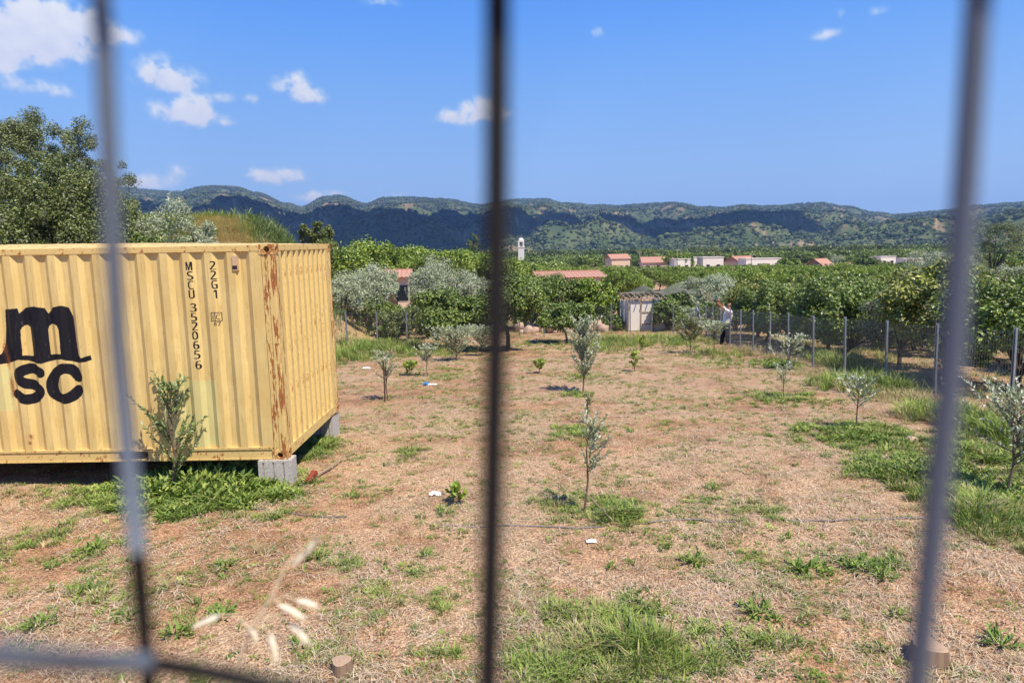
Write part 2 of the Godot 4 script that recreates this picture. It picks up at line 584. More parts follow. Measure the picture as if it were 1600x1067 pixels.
func skyline(az: float) -> float:
	var s := [[-70.0, 6.0], [-48.0, 5.0], [-29.055, 5.2], [-27.025, 5.077], [-25.767, 5.016], [-23.127, 5.495], [-21.331, 5.484], [-19.978, 5.076], [-17.673, 4.223], [-16.819, 4.03], [-14.729, 4.831], [-13.737, 4.884], [-11.763, 4.233], [-10.221, 4.684], [-8.166, 4.727], [-5.053, 4.549], [-2.44, 4.055], [0.205, 4.477], [2.839, 4.478], [4.412, 4.084], [7.024, 3.867], [9.095, 3.761], [10.632, 3.818], [13.159, 3.89], [15.642, 3.455], [17.102, 3.354], [18.535, 3.498], [20.417, 3.327], [21.795, 3.367], [24.03, 3.46], [25.781, 3.099], [27.907, 2.542], [29.141, 2.352], [30.335, 2.391], [32.257, 2.524], [34.092, 2.779], [36.548, 2.811], [48.0, 3.6], [70.0, 4.5]]
	for i in s.size() - 1:
		if az < s[i + 1][0]:
			var t: float = clampf((az - s[i][0]) / (s[i + 1][0] - s[i][0]), 0, 1)
			return lerpf(s[i][1], s[i + 1][1], t * t * (3.0 - 2.0 * t))
	return 4.5

func hill_height(az: float, r: float) -> float:
	var a := deg_to_rad(az)
	var x := sin(a) * r
	var z := -cos(a) * r
	var ridge := 2350.0 + 450.0 * patchy.get_noise_2d(az * 0.35, 3.0)
	var foot := 760.0 + 120.0 * patchy.get_noise_2d(az * 0.5, 50.0)
	var top := tan(deg_to_rad(skyline(az))) * ridge + 2.75
	var s := (r - foot) / (ridge - foot)
	if s <= 0.0:
		return -5.5
	var spur := patchy.get_noise_2d(x * 0.011, z * 0.011)
	var fold := patchy.get_noise_2d(x * 0.035 + 300.0, z * 0.035)
	if s < 1.0:
		var k := pow(s, 0.95) + (spur * 0.62 + fold * 0.18) * s * (1.0 - s) * 2.0
		var low := 22.0 * exp(-pow((s - 0.18) / 0.1, 2.0)) * (0.6 + patchy.get_noise_2d(x * 0.02, z * 0.02 + 60.0) * 2.0)
		var sight := 2.75 + tan(deg_to_rad(skyline(az))) * r
		return minf(-5.5 + (top + 5.5) * k + maxf(low, 0.0), -5.5 + (sight + 5.5) * lerpf(0.8, 1.0, s))
	return -5.5 + (top + 5.5) * maxf(1.0 - (s - 1.0) * 0.9, 0.0)

func make_hills() -> void:
	var na := 520
	var nr := 110
	var v := PackedVector3Array()
	var c := PackedColorArray()
	var ix := PackedInt32Array()
	for j in nr:
		var r := 640.0 + 2900.0 * pow(float(j) / (nr - 1), 1.15)
		for i in na:
			var az := -62.0 + 124.0 * i / (na - 1)
			var a := deg_to_rad(az)
			var y := hill_height(az, r)
			var p := Vector3(sin(a) * r, y, -cos(a) * r)
			v.push_back(p)
			var n := patchy.get_noise_2d(p.x * 0.06, p.z * 0.06)
			var n2 := patchy.get_noise_2d(p.x * 0.42 + 70.0, p.z * 0.42)
			var n3 := patchy.get_noise_2d(p.x * 0.03 + 700.0, p.z * 0.03)
			var col := Color(0.06, 0.09, 0.037).lerp(Color(0.12, 0.145, 0.06), clampf(0.45 + n * 1.4, 0, 1))
			var bare := clampf((n2 * 0.9 + n3 * 0.9 - 0.36) * 3.4, 0, 0.8)
			col = col.lerp(Color(0.34, 0.23, 0.14), bare)
			c.push_back(col)
	for j in nr - 1:
		for i in na - 1:
			var a := j * na + i
			ix.append_array(PackedInt32Array([a, a + na, a + 1, a + 1, a + na, a + na + 1]))
	var arr := []
	arr.resize(Mesh.ARRAY_MAX)
	arr[Mesh.ARRAY_VERTEX] = v
	arr[Mesh.ARRAY_COLOR] = c
	arr[Mesh.ARRAY_INDEX] = ix
	var m := ArrayMesh.new()
	m.add_surface_from_arrays(Mesh.PRIMITIVE_TRIANGLES, arr)
	var st := SurfaceTool.new()
	st.create_from(m, 0)
	st.generate_normals()
	m = st.commit()
	m.surface_set_material(0, M.hill)
	setting("hills", m)
	# the wood and scrub that clothes them
	var r := rng_of(31)
	var tree := Acc.new()
	for k in 26:
		var d := rdir(r)
		var p := Vector3(d.x * 0.5, 0.5 + d.y * 0.5, d.z * 0.5) * r.randf_range(0.75, 1.05)
		var e := d.cross(rdir(r)).normalized() * 0.34
		var g := d.cross(e).normalized() * 0.34
		tree.tri(p - e - g * 0.5, p + e - g * 0.5, p + g, Color.WHITE)
	var s := Scatter.new()
	for k in 170000:
		var az := r.randf_range(-44, 44)
		var rr := 660.0 + 1900.0 * pow(r.randf(), 0.8)
		var y := hill_height(az, rr)
		var a := deg_to_rad(az)
		var p := Vector3(sin(a) * rr, y - 0.5, -cos(a) * rr)
		var n := patchy.get_noise_2d(p.x * 0.05 + 200.0, p.z * 0.05)
		var n2 := patchy.get_noise_2d(p.x * 0.42 + 70.0, p.z * 0.42)
		var n3 := patchy.get_noise_2d(p.x * 0.03 + 700.0, p.z * 0.03)
		if y > -5.0 and n2 * 0.9 + n3 * 0.9 > 0.27 and r.randf() < 0.85:
			continue
		if n < -0.12 and r.randf() < 0.3:
			continue
		var size := r.randf_range(2.2, 5.2) * (0.85 + n * 0.6)
		if rr < 820.0:
			size *= 0.75
		var col := mixc(Color(0.055, 0.085, 0.03), Color(0.14, 0.17, 0.065), r.randf(), 0.75 + clampf(n * 0.9 + 0.3, 0, 0.7))
		s.add(p, Basis(Vector3.UP, r.randf() * TAU).scaled(Vector3(size * 1.2, size * r.randf_range(0.7, 1.0), size * 1.2)), col)
	stuff("hill_woodland", "dark scrub and woodland covering the distant hills", "woodland", tree.mesh(M.far_leaf), s)

func hill_point(az: float, el: float) -> Vector3:
	# where a line of sight in that direction meets the hills
	var a := deg_to_rad(az)
	var r := 660.0
	while r < 3000.0 and hill_height(az, r) < 2.75 + tan(deg_to_rad(el)) * r:
		r += 10.0
	return Vector3(sin(a) * r, hill_height(az, r), -cos(a) * r)

func shade_cloud(label: String, over: Vector3, size: Vector3, seed_value: int) -> void:
	var r := rng_of(seed_value)
	var n := FastNoiseLite.new()
	n.seed = seed_value
	n.frequency = 0.9
	var st := SurfaceTool.new()
	st.begin(Mesh.PRIMITIVE_TRIANGLES)
	var sp := SphereMesh.new()
	sp.radial_segments = 40
	sp.rings = 22
	sp.radius = 1.0
	sp.height = 2.0
	var a := sp.surface_get_arrays(0)
	var v: PackedVector3Array = a[Mesh.ARRAY_VERTEX]
	for i in v.size():
		var k := 1.0 + 0.55 * n.get_noise_3dv(v[i] * 1.6) + 0.35 * n.get_noise_3dv(v[i] * 4.0)
		var p := v[i] * k
		if p.y < 0.0:
			p.y *= 0.35
		v[i] = p * size
	a[Mesh.ARRAY_VERTEX] = v
	var m := ArrayMesh.new()
	m.add_surface_from_arrays(Mesh.PRIMITIVE_TRIANGLES, a)
	st.create_from(m, 0)
	st.generate_normals()
	m = st.commit()
	var o := part(numbered("cloud"), m, self, M.cloud)
	var s := Vector3(0.355, 0.848, 0.394)
	o.position = over + s / s.y * (1250.0 - over.y)
	tag(o, label, "cloud", "fair weather clouds drifting over the hills")

# ---------------------------------------------------------------- container
func corrugated(length: float, t0: float, t1: float, pitch: float, depth: float, flat_out: float, slope: float, wl: float, hl: float) -> ArrayMesh:
	var prof := []
	var x := 0.16
	prof.push_back(Vector2(x, 0.0))
	x += 0.05
	while x < length - 0.16 - pitch:
		prof.push_back(Vector2(x + flat_out, 0.0))
		prof.push_back(Vector2(x + flat_out + slope, -depth))
		prof.push_back(Vector2(x + pitch - slope, -depth))
		prof.push_back(Vector2(x + pitch, 0.0))
		x += pitch
	prof.push_back(Vector2(length - 0.16, 0.0))
	var r := rng_of(4)
	var st := SurfaceTool.new()
	st.begin(Mesh.PRIMITIVE_TRIANGLES)
	st.set_smooth_group(-1)
	var rows := 9
	for i in prof.size() - 1:
		for j in rows:
			var q := []
			for e in [[i, j], [i, j + 1], [i + 1, j + 1], [i + 1, j]]:
				var p: Vector2 = prof[e[0]]
				var t := lerpf(t0, t1, float(e[1]) / rows)
				var dent := 0.006 * lump.get_noise_2d(p.x * 12.0 + length, t * 14.0) * (0.0 if e[1] == 0 or e[1] == rows else 1.0)
				q.push_back([Vector3(-p.x, t, p.y - 0.006 + dent), Vector2(1.0 - p.x / wl, 1.0 - t / hl)])
			for k in [0, 1, 2, 0, 2, 3]:
				st.set_uv(q[k][1])
				st.add_vertex(q[k][0])
	st.generate_normals()
	return st.commit()

func casting(parent: Node, at: Vector3, sx: float, sz: float) -> void:
	# sx, sz: outward signs of the two free faces
	var b := CSGBox3D.new()
	b.name = "corner_casting"
	b.size = Vector3(0.178, 0.118, 0.162)
	b.position = at
	b.material = M.rust_heavy
	parent.add_child(b, true)
	for f in [[Vector3(0, 0, sz * 0.08), Vector3(PI / 2, 0, 0), Vector3(1.0, 1.0, 0.62)], [Vector3(sx * 0.09, 0, 0), Vector3(0, 0, PI / 2), Vector3(0.62, 1.0, 1.0)], [Vector3(0, 0.06 * (1.0 if at.y > 1.0 else -1.0), 0), Vector3.ZERO, Vector3(1, 1, 0.6)]]:
		var c := CSGCylinder3D.new()
		c.name = "twist_lock_hole"
		c.operation = CSGShape3D.OPERATION_SUBTRACTION
		c.radius = 0.036
		c.height = 0.12
		c.sides = 14
		c.position = f[0]
		c.rotation = f[1]
		c.material = M.rust_heavy
		b.add_child(c, true)

func box_part(called: String, lo: Vector3, hi: Vector3, m: Material, parent: Node) -> MeshInstance3D:
	var a := Acc.new()
	a.box(lo, hi)
	return part(called, a.mesh(m), parent)

func make_container() -> void:
	var L := 6.058
	var W := 2.438
	var H := 2.591
	var t := thing("shipping_container", "faded yellow corrugated shipping container with black emblem and rusty corner post", "container", Vector3(-2.748, 0.323, -8.039))
	t.basis = Basis(Vector3.UP, -0.0075) * Basis(Vector3.RIGHT, 0.0166) * Basis(Vector3.BACK, -0.0003)
	var side := part("side_wall", corrugated(L, 0.155, H - 0.075, 0.2625, 0.036, 0.085, 0.055, L, H), t, M.wall)
	side.set_meta("label", "long corrugated wall with black lettering and emblem")
	var back := part("side_wall", corrugated(L, 0.155, H - 0.075, 0.2625, 0.036, 0.085, 0.055, L, H), t, M.paint)
	back.transform = Transform3D(Basis(Vector3.UP, PI), Vector3(-L, 0, -W))
	var end := part("end_wall", corrugated(W, 0.13, H - 0.075, 0.22, 0.045, 0.085, 0.032, W, H), t, M.paint_scuffed)
	end.transform = Transform3D(Basis(Vector3.UP, PI / 2), Vector3(0, 0, -W))
	var far_end := part("end_wall", corrugated(W, 0.13, H - 0.075, 0.22, 0.045, 0.085, 0.032, W, H), t, M.paint_scuffed)
	far_end.transform = Transform3D(Basis(Vector3.UP, -PI / 2), Vector3(-L, 0, 0))
	# rails
	for z in [[-0.062, -0.002], [-W + 0.002, -W + 0.062]]:
		box_part("top_side_rail", Vector3(-L + 0.178, H - 0.078, z[0]), Vector3(-0.178, H - 0.012, z[1]), M.paint_worn, t)
		var cuts := [0.178, 1.70, 2.06, 4.0, 4.36, L - 0.178]
		for k in [0, 2, 4]:
			box_part("bottom_side_rail", Vector3(-cuts[k + 1], 0.02, z[0] - 0.0 + 0.01), Vector3(-cuts[k], 0.13, z[1] - 0.012), M.paint_worn, t)
		box_part("bottom_rail_lip", Vector3(-L + 0.178, 0.13, z[0]), Vector3(-0.178, 0.158, z[1]), M.paint_worn, t)
		box_part("bottom_rail_foot", Vector3(-L + 0.178, 0.004, z[0]), Vector3(-0.178, 0.02, z[1] - 0.004), M.paint_worn, t)
	for x in [[-0.062, -0.002], [-L + 0.002, -L + 0.062]]:
		box_part("top_end_rail", Vector3(x[0], H - 0.078, -W + 0.162), Vector3(x[1], H - 0.008, -0.162), M.paint_worn, t)
		box_part("bottom_end_rail", Vector3(x[0], 0.02, -W + 0.162), Vector3(x[1], 0.14, -0.162), M.paint_worn, t)
	for k in 2:
		var s: float = [1.70, 4.0][k]
		var pk := Acc.new()   # an open steel tunnel across the floor
		pk.box(Vector3(-s - 0.36, 0.022, -W + 0.07), Vector3(-s, 0.028, -0.07))
		pk.box(Vector3(-s - 0.36, 0.103, -W + 0.07), Vector3(-s, 0.109, -0.07))
		pk.box(Vector3(-s - 0.36, 0.029, -W + 0.07), Vector3(-s - 0.354, 0.102, -0.07))
		pk.box(Vector3(-s - 0.006, 0.029, -W + 0.07), Vector3(-s, 0.102, -0.07))
		part("forklift_pocket", pk.mesh(M.rust_heavy), t)
	# corner posts, an angle section with a rolled lip
	for sx in [0, 1]:
		for sz in [0, 1]:
			var a := Acc.new()
			var fx := -1.0 if sx == 1 else 1.0
			var fz := -1.0 if sz == 1 else 1.0
			var o := Vector3(-L if sx == 1 else 0.0, 0, -W if sz == 1 else 0.0)
			var plan := [Vector2(-0.003, -0.012), Vector2(-0.012, -0.003), Vector2(-0.085, -0.003), Vector2(-0.09, -0.012), Vector2(-0.158, -0.012), Vector2(-0.165, -0.03), Vector2(-0.165, -0.06), Vector2(-0.06, -0.06), Vector2(-0.06, -0.168), Vector2(-0.008, -0.168), Vector2(-0.008, -0.085), Vector2(-0.003, -0.08)]
			for i in plan.size():
				var p: Vector2 = plan[i]
				var q: Vector2 = plan[(i + 1) % plan.size()]
				var pp := o + Vector3(p.x * fx, 0, p.y * fz)
				var qq := o + Vector3(q.x * fx, 0, q.y * fz)
				for j in 6:
					var y0 := lerpf(0.118, H - 0.118, j / 6.0)
					var y1 := lerpf(0.118, H - 0.118, (j + 1) / 6.0)
					a.quad(pp + Vector3.UP * y0, qq + Vector3.UP * y0, qq + Vector3.UP * y1, pp + Vector3.UP * y1, Color.WHITE)
			var post := part("corner_post", a.mesh(M.rust_post), t)
			if sx == 0 and sz == 0:
				post.set_meta("label", "corner post with long streaks of rust")
			for y in [0.059, H - 0.059]:
				casting(t, o + Vector3(-0.089 * fx, y, -0.081 * fz), fx, fz)
	# cambered roof with pressed ribs
	var roof := SurfaceTool.new()
	roof.begin(Mesh.PRIMITIVE_TRIANGLES)
	var nx := 96
	var nz := 10
	for i in nx:
		for j in nz:
			var q := []
			for e in [[i, j], [i + 1, j], [i + 1, j + 1], [i, j + 1]]:
				var x: float = -0.06 - (L - 0.12) * e[0] / nx
				var z: float = -0.012 - (W - 0.024) * e[1] / nz
				var edge := 0.0 if e[1] == 0 or e[1] == nz else 1.0
				var u: float = -x / L
				q.push_back(Vector3(x, H - 0.012 + edge * (0.006 + 0.012 * (0.5 + 0.5 * sin(x * 30.0))) + 0.075 * sin(PI * clampf((u - 0.05) / 0.9, 0, 1)) * edge * 0.55 + 0.012 * lump.get_noise_2d(x * 8.0, z * 4.0) * edge, z))
			for k in [0, 1, 2, 0, 2, 3]:
				roof.add_vertex(q[k])
	roof.index()
	roof.generate_normals()
	part("roof", roof.commit(), t, M.paint_worn)
	box_part("floor", Vector3(-L + 0.07, 0.11, -W + 0.07), Vector3(-0.07, 0.15, -0.07), M.dark_wood, t)
	for k in 17:
		var x := -0.35 - k * 0.335
		if absf(x + 1.88) < 0.3 or absf(x + 4.18) < 0.3:
			continue
		box_part("cross_member", Vector3(x - 0.03, 0.015, -W + 0.064), Vector3(x + 0.03, 0.11, -0.064), M.rust_heavy, t)
	# small ventilator below the rail
	var c := Vector2(0.461, 2.377)
	box_part("ventilator", Vector3(-c.x - 0.032, c.y - 0.085, -0.03), Vector3(-c.x + 0.032, c.y + 0.085, 0.008), M.vent, t)
	var slot := Vector2(0.465, 2.327)
	box_part("ventilator_slot", Vector3(-slot.x - 0.028, slot.y - 0.02, 0.006), Vector3(-slot.x + 0.028, slot.y + 0.022, 0.0105), M.dark_hole, t)

func concrete_block(label: String, at: Vector3, turn: float, size: Vector3) -> void:
	var o := thing("concrete_block", label, "block", at, turn, "blocks that carry the container")
	var b := CSGBox3D.new()
	b.name = "block_body"
	b.size = size
	b.position.y = size.y / 2
	b.material = M.concrete
	o.add_child(b)
	for k in [-1, 1]:
		var c := CSGBox3D.new()
		c.name = "hollow"
		c.operation = CSGShape3D.OPERATION_SUBTRACTION
		c.size = Vector3(size.x * 0.32, size.y * 1.1, size.z * 0.62)
		c.position = Vector3(k * size.x * 0.22, size.y * 0.2, 0)
		c.material = M.concrete
		b.add_child(c, true)
	for k in 3:
		var g := CSGBox3D.new()
		g.name = "groove"
		g.operation = CSGShape3D.OPERATION_SUBTRACTION
		g.size = Vector3(0.02, size.y * 0.7, 0.03)
		g.position = Vector3((k - 1) * size.x * 0.3 - 0.02, 0.03, size.z / 2)
		g.material = M.concrete
		b.add_child(g, true)

# ---------------------------------------------------------------- fences
func wire_panel(a: Vector3, b: Vector3, h: float) -> ArrayMesh:
	var acc := Acc.new()
	var col := Color.WHITE
	var n := int(a.distance_to(b) / 0.055)
	var w := 0.0013
	var side := (b - a).normalized()
	for i in range(1, n):
		var p := a.lerp(b, float(i) / n)
		acc.box_wire(p + Vector3.UP * 0.03, p + Vector3.UP * h, side * w, side.cross(Vector3.UP) * w, col)
	var m := 11
	for j in m:
		var y := 0.04 + (h - 0.05) * pow(float(j) / (m - 1), 1.12)
		acc.box_wire(a + Vector3.UP * y, b + Vector3.UP * y, Vector3.UP * w, side.cross(Vector3.UP) * w, col)
	return acc.mesh(M.wire)

func make_fence(called: String, label: String, posts: Array, h: float, tilt: float) -> void:
	var base: Vector3 = posts[0]
	var t := thing(called, label, "fence", base)
	var pm := Acc.new()
	# lipped channel section, galvanised
	var plan := [Vector2(-0.026, -0.018), Vector2(0.026, -0.018), Vector2(0.026, 0.018), Vector2(0.016, 0.018), Vector2(0.016, -0.010), Vector2(-0.016, -0.010), Vector2(-0.016, 0.018), Vector2(-0.026, 0.018)]
	for i in plan.size():
		var p: Vector2 = plan[i]
		var q: Vector2 = plan[(i + 1) % plan.size()]
		pm.quad(Vector3(p.x, -0.1, p.y), Vector3(q.x, -0.1, q.y), Vector3(q.x, h + 0.03, q.y), Vector3(p.x, h + 0.03, p.y), Color.WHITE)
	pm.quad(Vector3(-0.026, h + 0.03, -0.018), Vector3(0.026, h + 0.03, -0.018), Vector3(0.026, h + 0.03, -0.010), Vector3(-0.026, h + 0.03, -0.010), Color.WHITE)
	var mesh := pm.mesh(M.zinc)
	var r := rng_of(posts.size() + 3)
	for i in posts.size():
		var p: Vector3 = posts[i]
		var o := part("post", mesh, t)
		var d: Vector3 = (posts[mini(i + 1, posts.size() - 1)] - posts[maxi(i - 1, 0)]).normalized()
		o.transform = Transform3D(Basis(Vector3.UP, atan2(-d.z, d.x) + PI) * Basis(Vector3.BACK, r.randf_range(-0.02, 0.02)) * Basis(Vector3.RIGHT, tilt + r.randf_range(-0.015, 0.015)), p - base)
	for i in posts.size() - 1:
		part("wire_netting", wire_panel(posts[i] - base, posts[i + 1] - base, h - 0.03), t).set_meta("kind", "stuff")
	return

func brace(t: Node3D, a: Vector3, b: Vector3) -> void:
	var acc := Acc.new()
	acc.tube([a, b], [0.02, 0.02], 6, Color.WHITE)
	part("brace", acc.mesh(M.zinc), t)

func make_front_mesh() -> void:
	# the welded steel mesh that the picture is taken through, a hand's breadth from the lens
	var foot := Vector3(0, 1.25, -0.17)
	var t := thing("mesh_fence", "welded steel wire mesh fence close in front of the viewer", "fence", foot)
	var spec := [
		[[-0.237, 2.914, -0.155, -0.277, 2.734, -0.165, -0.423, 2.251, -0.21], 0.0022, 0],
		[[-0.165, 2.918, -0.16, -0.19, 2.732, -0.167, -0.286, 2.248, -0.21], 0.0022, 1],
		[[-0.091, 2.922, -0.165, -0.094, 2.801, -0.167, -0.098, 2.73, -0.168, -0.1, 2.674, -0.172, -0.099, 2.643, -0.17, -0.136, 2.245, -0.21], 0.0023, 2],
		[[0.001, 2.921, -0.165, -0.002, 2.808, -0.167, -0.004, 2.729, -0.168, -0.008, 2.636, -0.17, -0.02, 2.242, -0.21], 0.003, 3],
		[[0.105, 2.914, -0.16, 0.107, 2.802, -0.163, 0.108, 2.727, -0.165, 0.106, 2.635, -0.168, 0.117, 2.239, -0.21], 0.0028, 4],
		[[0.173, 2.908, -0.155, 0.2, 2.725, -0.165, 0.274, 2.236, -0.21], 0.0023, 5],
		[[0.254, 2.907, -0.155, 0.296, 2.724, -0.165, 0.423, 2.232, -0.21], 0.0023, 6]]
	for s in spec:
		var pts := []
		var rad := []
		var raw: Array = s[0]
		for i in range(0, raw.size(), 3):
			pts.push_back(Vector3(raw[i], raw[i + 1], raw[i + 2]) - foot)
			rad.push_back(s[1])
		var acc := Acc.new()
		acc.tube(pts, rad, 14, Color.WHITE)
		if s[2] == 2:   # zinc colour above, near-black brown below
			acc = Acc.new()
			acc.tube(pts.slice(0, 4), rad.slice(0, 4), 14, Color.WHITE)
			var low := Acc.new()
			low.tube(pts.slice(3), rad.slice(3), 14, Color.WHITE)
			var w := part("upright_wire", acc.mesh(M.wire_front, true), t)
			part("dark_stretch", low.mesh(M.wire_dark, true), w)
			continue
		part("upright_wire", acc.mesh(M.wire_dark if s[2] == 3 else M.wire_front, true), t)  # the middle upright takes the near-black wire colour
	for s in [
		[-0.259, 2.826, -0.155, -0.111, 2.816, -0.16, -0.002, 2.813, -0.161, 0.103, 2.813, -0.158, 0.265, 2.814, -0.15],
		[-0.185, 2.708, -0.085, -0.115, 2.701, -0.088, -0.085, 2.686, -0.105, -0.095, 2.666, -0.135, -0.095, 2.648, -0.163, -0.083, 2.639, -0.172, -0.064, 2.631, -0.176, -0.008, 2.622, -0.176, 0.11, 2.61, -0.173, 0.321, 2.603, -0.165],
		[-0.442, 2.4, -0.19, -0.124, 2.354, -0.203, 0.11, 2.334, -0.203, 0.404, 2.358, -0.195]]:
		var pts := []
		var rad := []
		for i in range(0, s.size(), 3):
			pts.push_back(Vector3(s[i], s[i + 1], s[i + 2]) - foot)
			rad.push_back(0.0024)
		var acc := Acc.new()
		acc.tube(pts, rad, 14, Color.WHITE)
		if pts.size() == 10:   # the low cross wire turns near-black beyond the joint
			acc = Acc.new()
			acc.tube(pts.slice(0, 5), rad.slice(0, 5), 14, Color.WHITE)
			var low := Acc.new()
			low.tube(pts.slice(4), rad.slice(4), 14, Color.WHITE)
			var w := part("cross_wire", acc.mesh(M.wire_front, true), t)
			part("dark_stretch", low.mesh(M.wire_dark, true), w)
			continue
		part("cross_wire", acc.mesh(M.wire_front, true), t)

# ---------------------------------------------------------------- trees and plants
func lobed(r: RandomNumberGenerator, lobes: Array, n: int, c0: float, c1: float) -> Array:
	var out := []
	var tries := 0
	while out.size() < n and tries < n * 20:
		tries += 1
		var l: Array = lobes[r.randi() % lobes.size()]
		var u := rdir(r)
		if u.y < -0.55:
			continue
		var p: Vector3 = l[0] + u * l[1] * r.randf_range(0.62, 1.0)
		var buried := false
		for o in lobes:
			if o != l and ((p - o[0]) / o[1]).length() < 0.6:
				buried = true
		if not buried:
			out.push_back([p, r.randf_range(c0, c1)])
	return out

func leafage(acc: Acc, r: RandomNumberGenerator, clumps: Array, per: int, l: float, w: float, ca: Color, cb: Color, up: float, under := Color.BLACK, under_share := 0.0) -> void:
	for c in clumps:
		var k := r.randf_range(0.78, 1.18)
		for i in per:
			var u := rdir(r)
			var p: Vector3 = c[0] + u * (c[1] * pow(r.randf(), 0.45))
			var n := (u * 0.75 + rdir(r) * 0.75 + Vector3(0, 0.6, 0)).normalized()
			var w0 := u * 0.5 + rdir(r) + Vector3(0, up, 0)
			var d := (w0 - n * w0.dot(n)).normalized()
			var s := d.cross(n)
			var col := mixc(ca, cb, r.randf(), k * r.randf_range(0.75, 1.2))
			if under_share > 0.0 and r.randf() < under_share:
				col = mixc(under, under, 0.0, r.randf_range(0.7, 1.1))
			var q := r.randf_range(0.65, 1.2)
			acc.leaf(p, d, s, n, l * q, w * q, col)

func limbs(acc: Acc, r: RandomNumberGenerator, h: float, clumps: Array, girth: float, fork: float, stems := 1) -> void:
	var bark := Color(0.09, 0.07, 0.05)
	for s in stems:
		var foot := Vector3(r.randf_range(-1, 1), 0, r.randf_range(-1, 1)) * girth * 1.5 * (stems - 1)
		var f := foot + Vector3(r.randf_range(-0.12, 0.12), fork, r.randf_range(-0.12, 0.12)) * h
		f.y = fork * h
		var m := foot.lerp(f, 0.5) + Vector3(r.randf_range(-0.03, 0.03), 0, r.randf_range(-0.03, 0.03)) * h
		acc.tube([foot - Vector3(0, 0.12, 0), foot + Vector3(0, 0.08 * fork * h, 0), m, f], [girth * 1.35, girth * 1.05, girth * 0.85, girth * 0.75], 7, bark)
		var count := mini(clumps.size(), 12)
		for i in range(s, count, stems):
			var e: Vector3 = clumps[i * clumps.size() / count][0]
			var mid := f.lerp(e, 0.5) + Vector3(0, 0.06 * h, 0)
			acc.tube([f - Vector3(0, 0.05, 0), mid, e], [girth * 0.55, girth * 0.32, girth * 0.08], 5, bark)

func tree_from(called: String, label: String, category: String, group: String, acc_trunk: Acc, acc_crown: Acc, leaf_mat: Material) -> Node3D:
	var t := thing(called, label, category, Vector3.ZERO, 0.0, group)
	part("trunk", acc_trunk.mesh(M.bark), t)
	part("crown", acc_crown.mesh(leaf_mat), t)
	return t

# kinds: citrus, bright citrus, olive, silver olive, broadleaf
func leaf_kind(k: String) -> Dictionary:
	match k:
		"citrus": return {"l": 0.11, "w": 0.062, "a": Color(0.08, 0.135, 0.022), "b": Color(0.29, 0.37, 0.08), "up": 0.0, "m": M.leaf, "u": Color(0.2, 0.27, 0.1), "us": 0.14}
		"dull": return {"l": 0.10, "w": 0.05, "a": Color(0.13, 0.155, 0.065), "b": Color(0.31, 0.32, 0.16), "up": 0.1, "m": M.leaf, "u": Color(0.34, 0.34, 0.22), "us": 0.25}
		"yellowish": return {"l": 0.11, "w": 0.058, "a": Color(0.11, 0.15, 0.02), "b": Color(0.40, 0.42, 0.09), "up": 0.1, "m": M.leaf, "u": Color(0.3, 0.34, 0.12), "us": 0.15}
		"bright": return {"l": 0.14, "w": 0.08, "a": Color(0.13, 0.21, 0.022), "b": Color(0.34, 0.43, 0.06), "up": 0.15, "m": M.leaf, "u": Color(0.22, 0.31, 0.08), "us": 0.1}
		"olive": return {"l": 0.09, "w": 0.026, "a": Color(0.12, 0.16, 0.06), "b": Color(0.26, 0.30, 0.12), "up": 0.45, "m": M.leaf_olive, "u": Color(0.38, 0.42, 0.28), "us": 0.16}
		"silver": return {"l": 0.09, "w": 0.03, "a": Color(0.25, 0.31, 0.16), "b": Color(0.45, 0.51, 0.31), "up": 0.5, "m": M.leaf_olive, "u": Color(0.60, 0.64, 0.50), "us": 0.4}
		"evergreen": return {"l": 0.085, "w": 0.04, "a": Color(0.075, 0.115, 0.026), "b": Color(0.22, 0.26, 0.07), "up": 0.4, "m": M.leaf_olive, "u": Color(0.34, 0.38, 0.22), "us": 0.14}
	return {"l": 0.09, "w": 0.036, "a": Color(0.12, 0.18, 0.05), "b": Color(0.27, 0.34, 0.13), "up": 0.4, "m": M.leaf_olive, "u": Color(0.36, 0.42, 0.24), "us": 0.18}

func tree(called: String, label: String, group: String, kind: String, h: float, w: float, seed_value: int, n_clumps: int, per: int, low := 0.14, size := 1.0, stems := 1) -> Node3D:
	var r := rng_of(seed_value)
	var k := leaf_kind(kind)
	var lobes := []
	var mid := lerpf(low, 1.0, 0.48) * h
	var half := (1.0 - low) * h * 0.5
	lobes.push_back([Vector3(0, mid, 0), Vector3(w * 0.40, half * 0.92, w * 0.40)])
	for i in 5:
		var a := TAU * (i + r.randf() * 0.7) / 5.0
		lobes.push_back([Vector3(cos(a) * w * 0.22, mid + r.randf_range(-0.35, 0.45) * half, sin(a) * w * 0.22), Vector3(w * 0.28, half * r.randf_range(0.45, 0.62), w * 0.28)])
	var cr := minf(w, h) * 0.5
	var clumps := lobed(r, lobes, n_clumps, cr * 0.13, cr * 0.28)
	var most := 0.1
	for c in clumps:
		most = maxf(most, c[0].y + c[1] * 0.85)
	for c in clumps:
		c[0].y *= h / most
	var crown := Acc.new()
	leafage(crown, r, clumps, per, k.l * size, k.w * size, k.a, k.b, k.up, k.u, k.us)
	var wood := Acc.new()
	limbs(wood, r, h, clumps, minf(0.028 * h, 0.1), low + 0.14, stems)
	return tree_from(called, label, "tree", group, wood, crown, k.m)

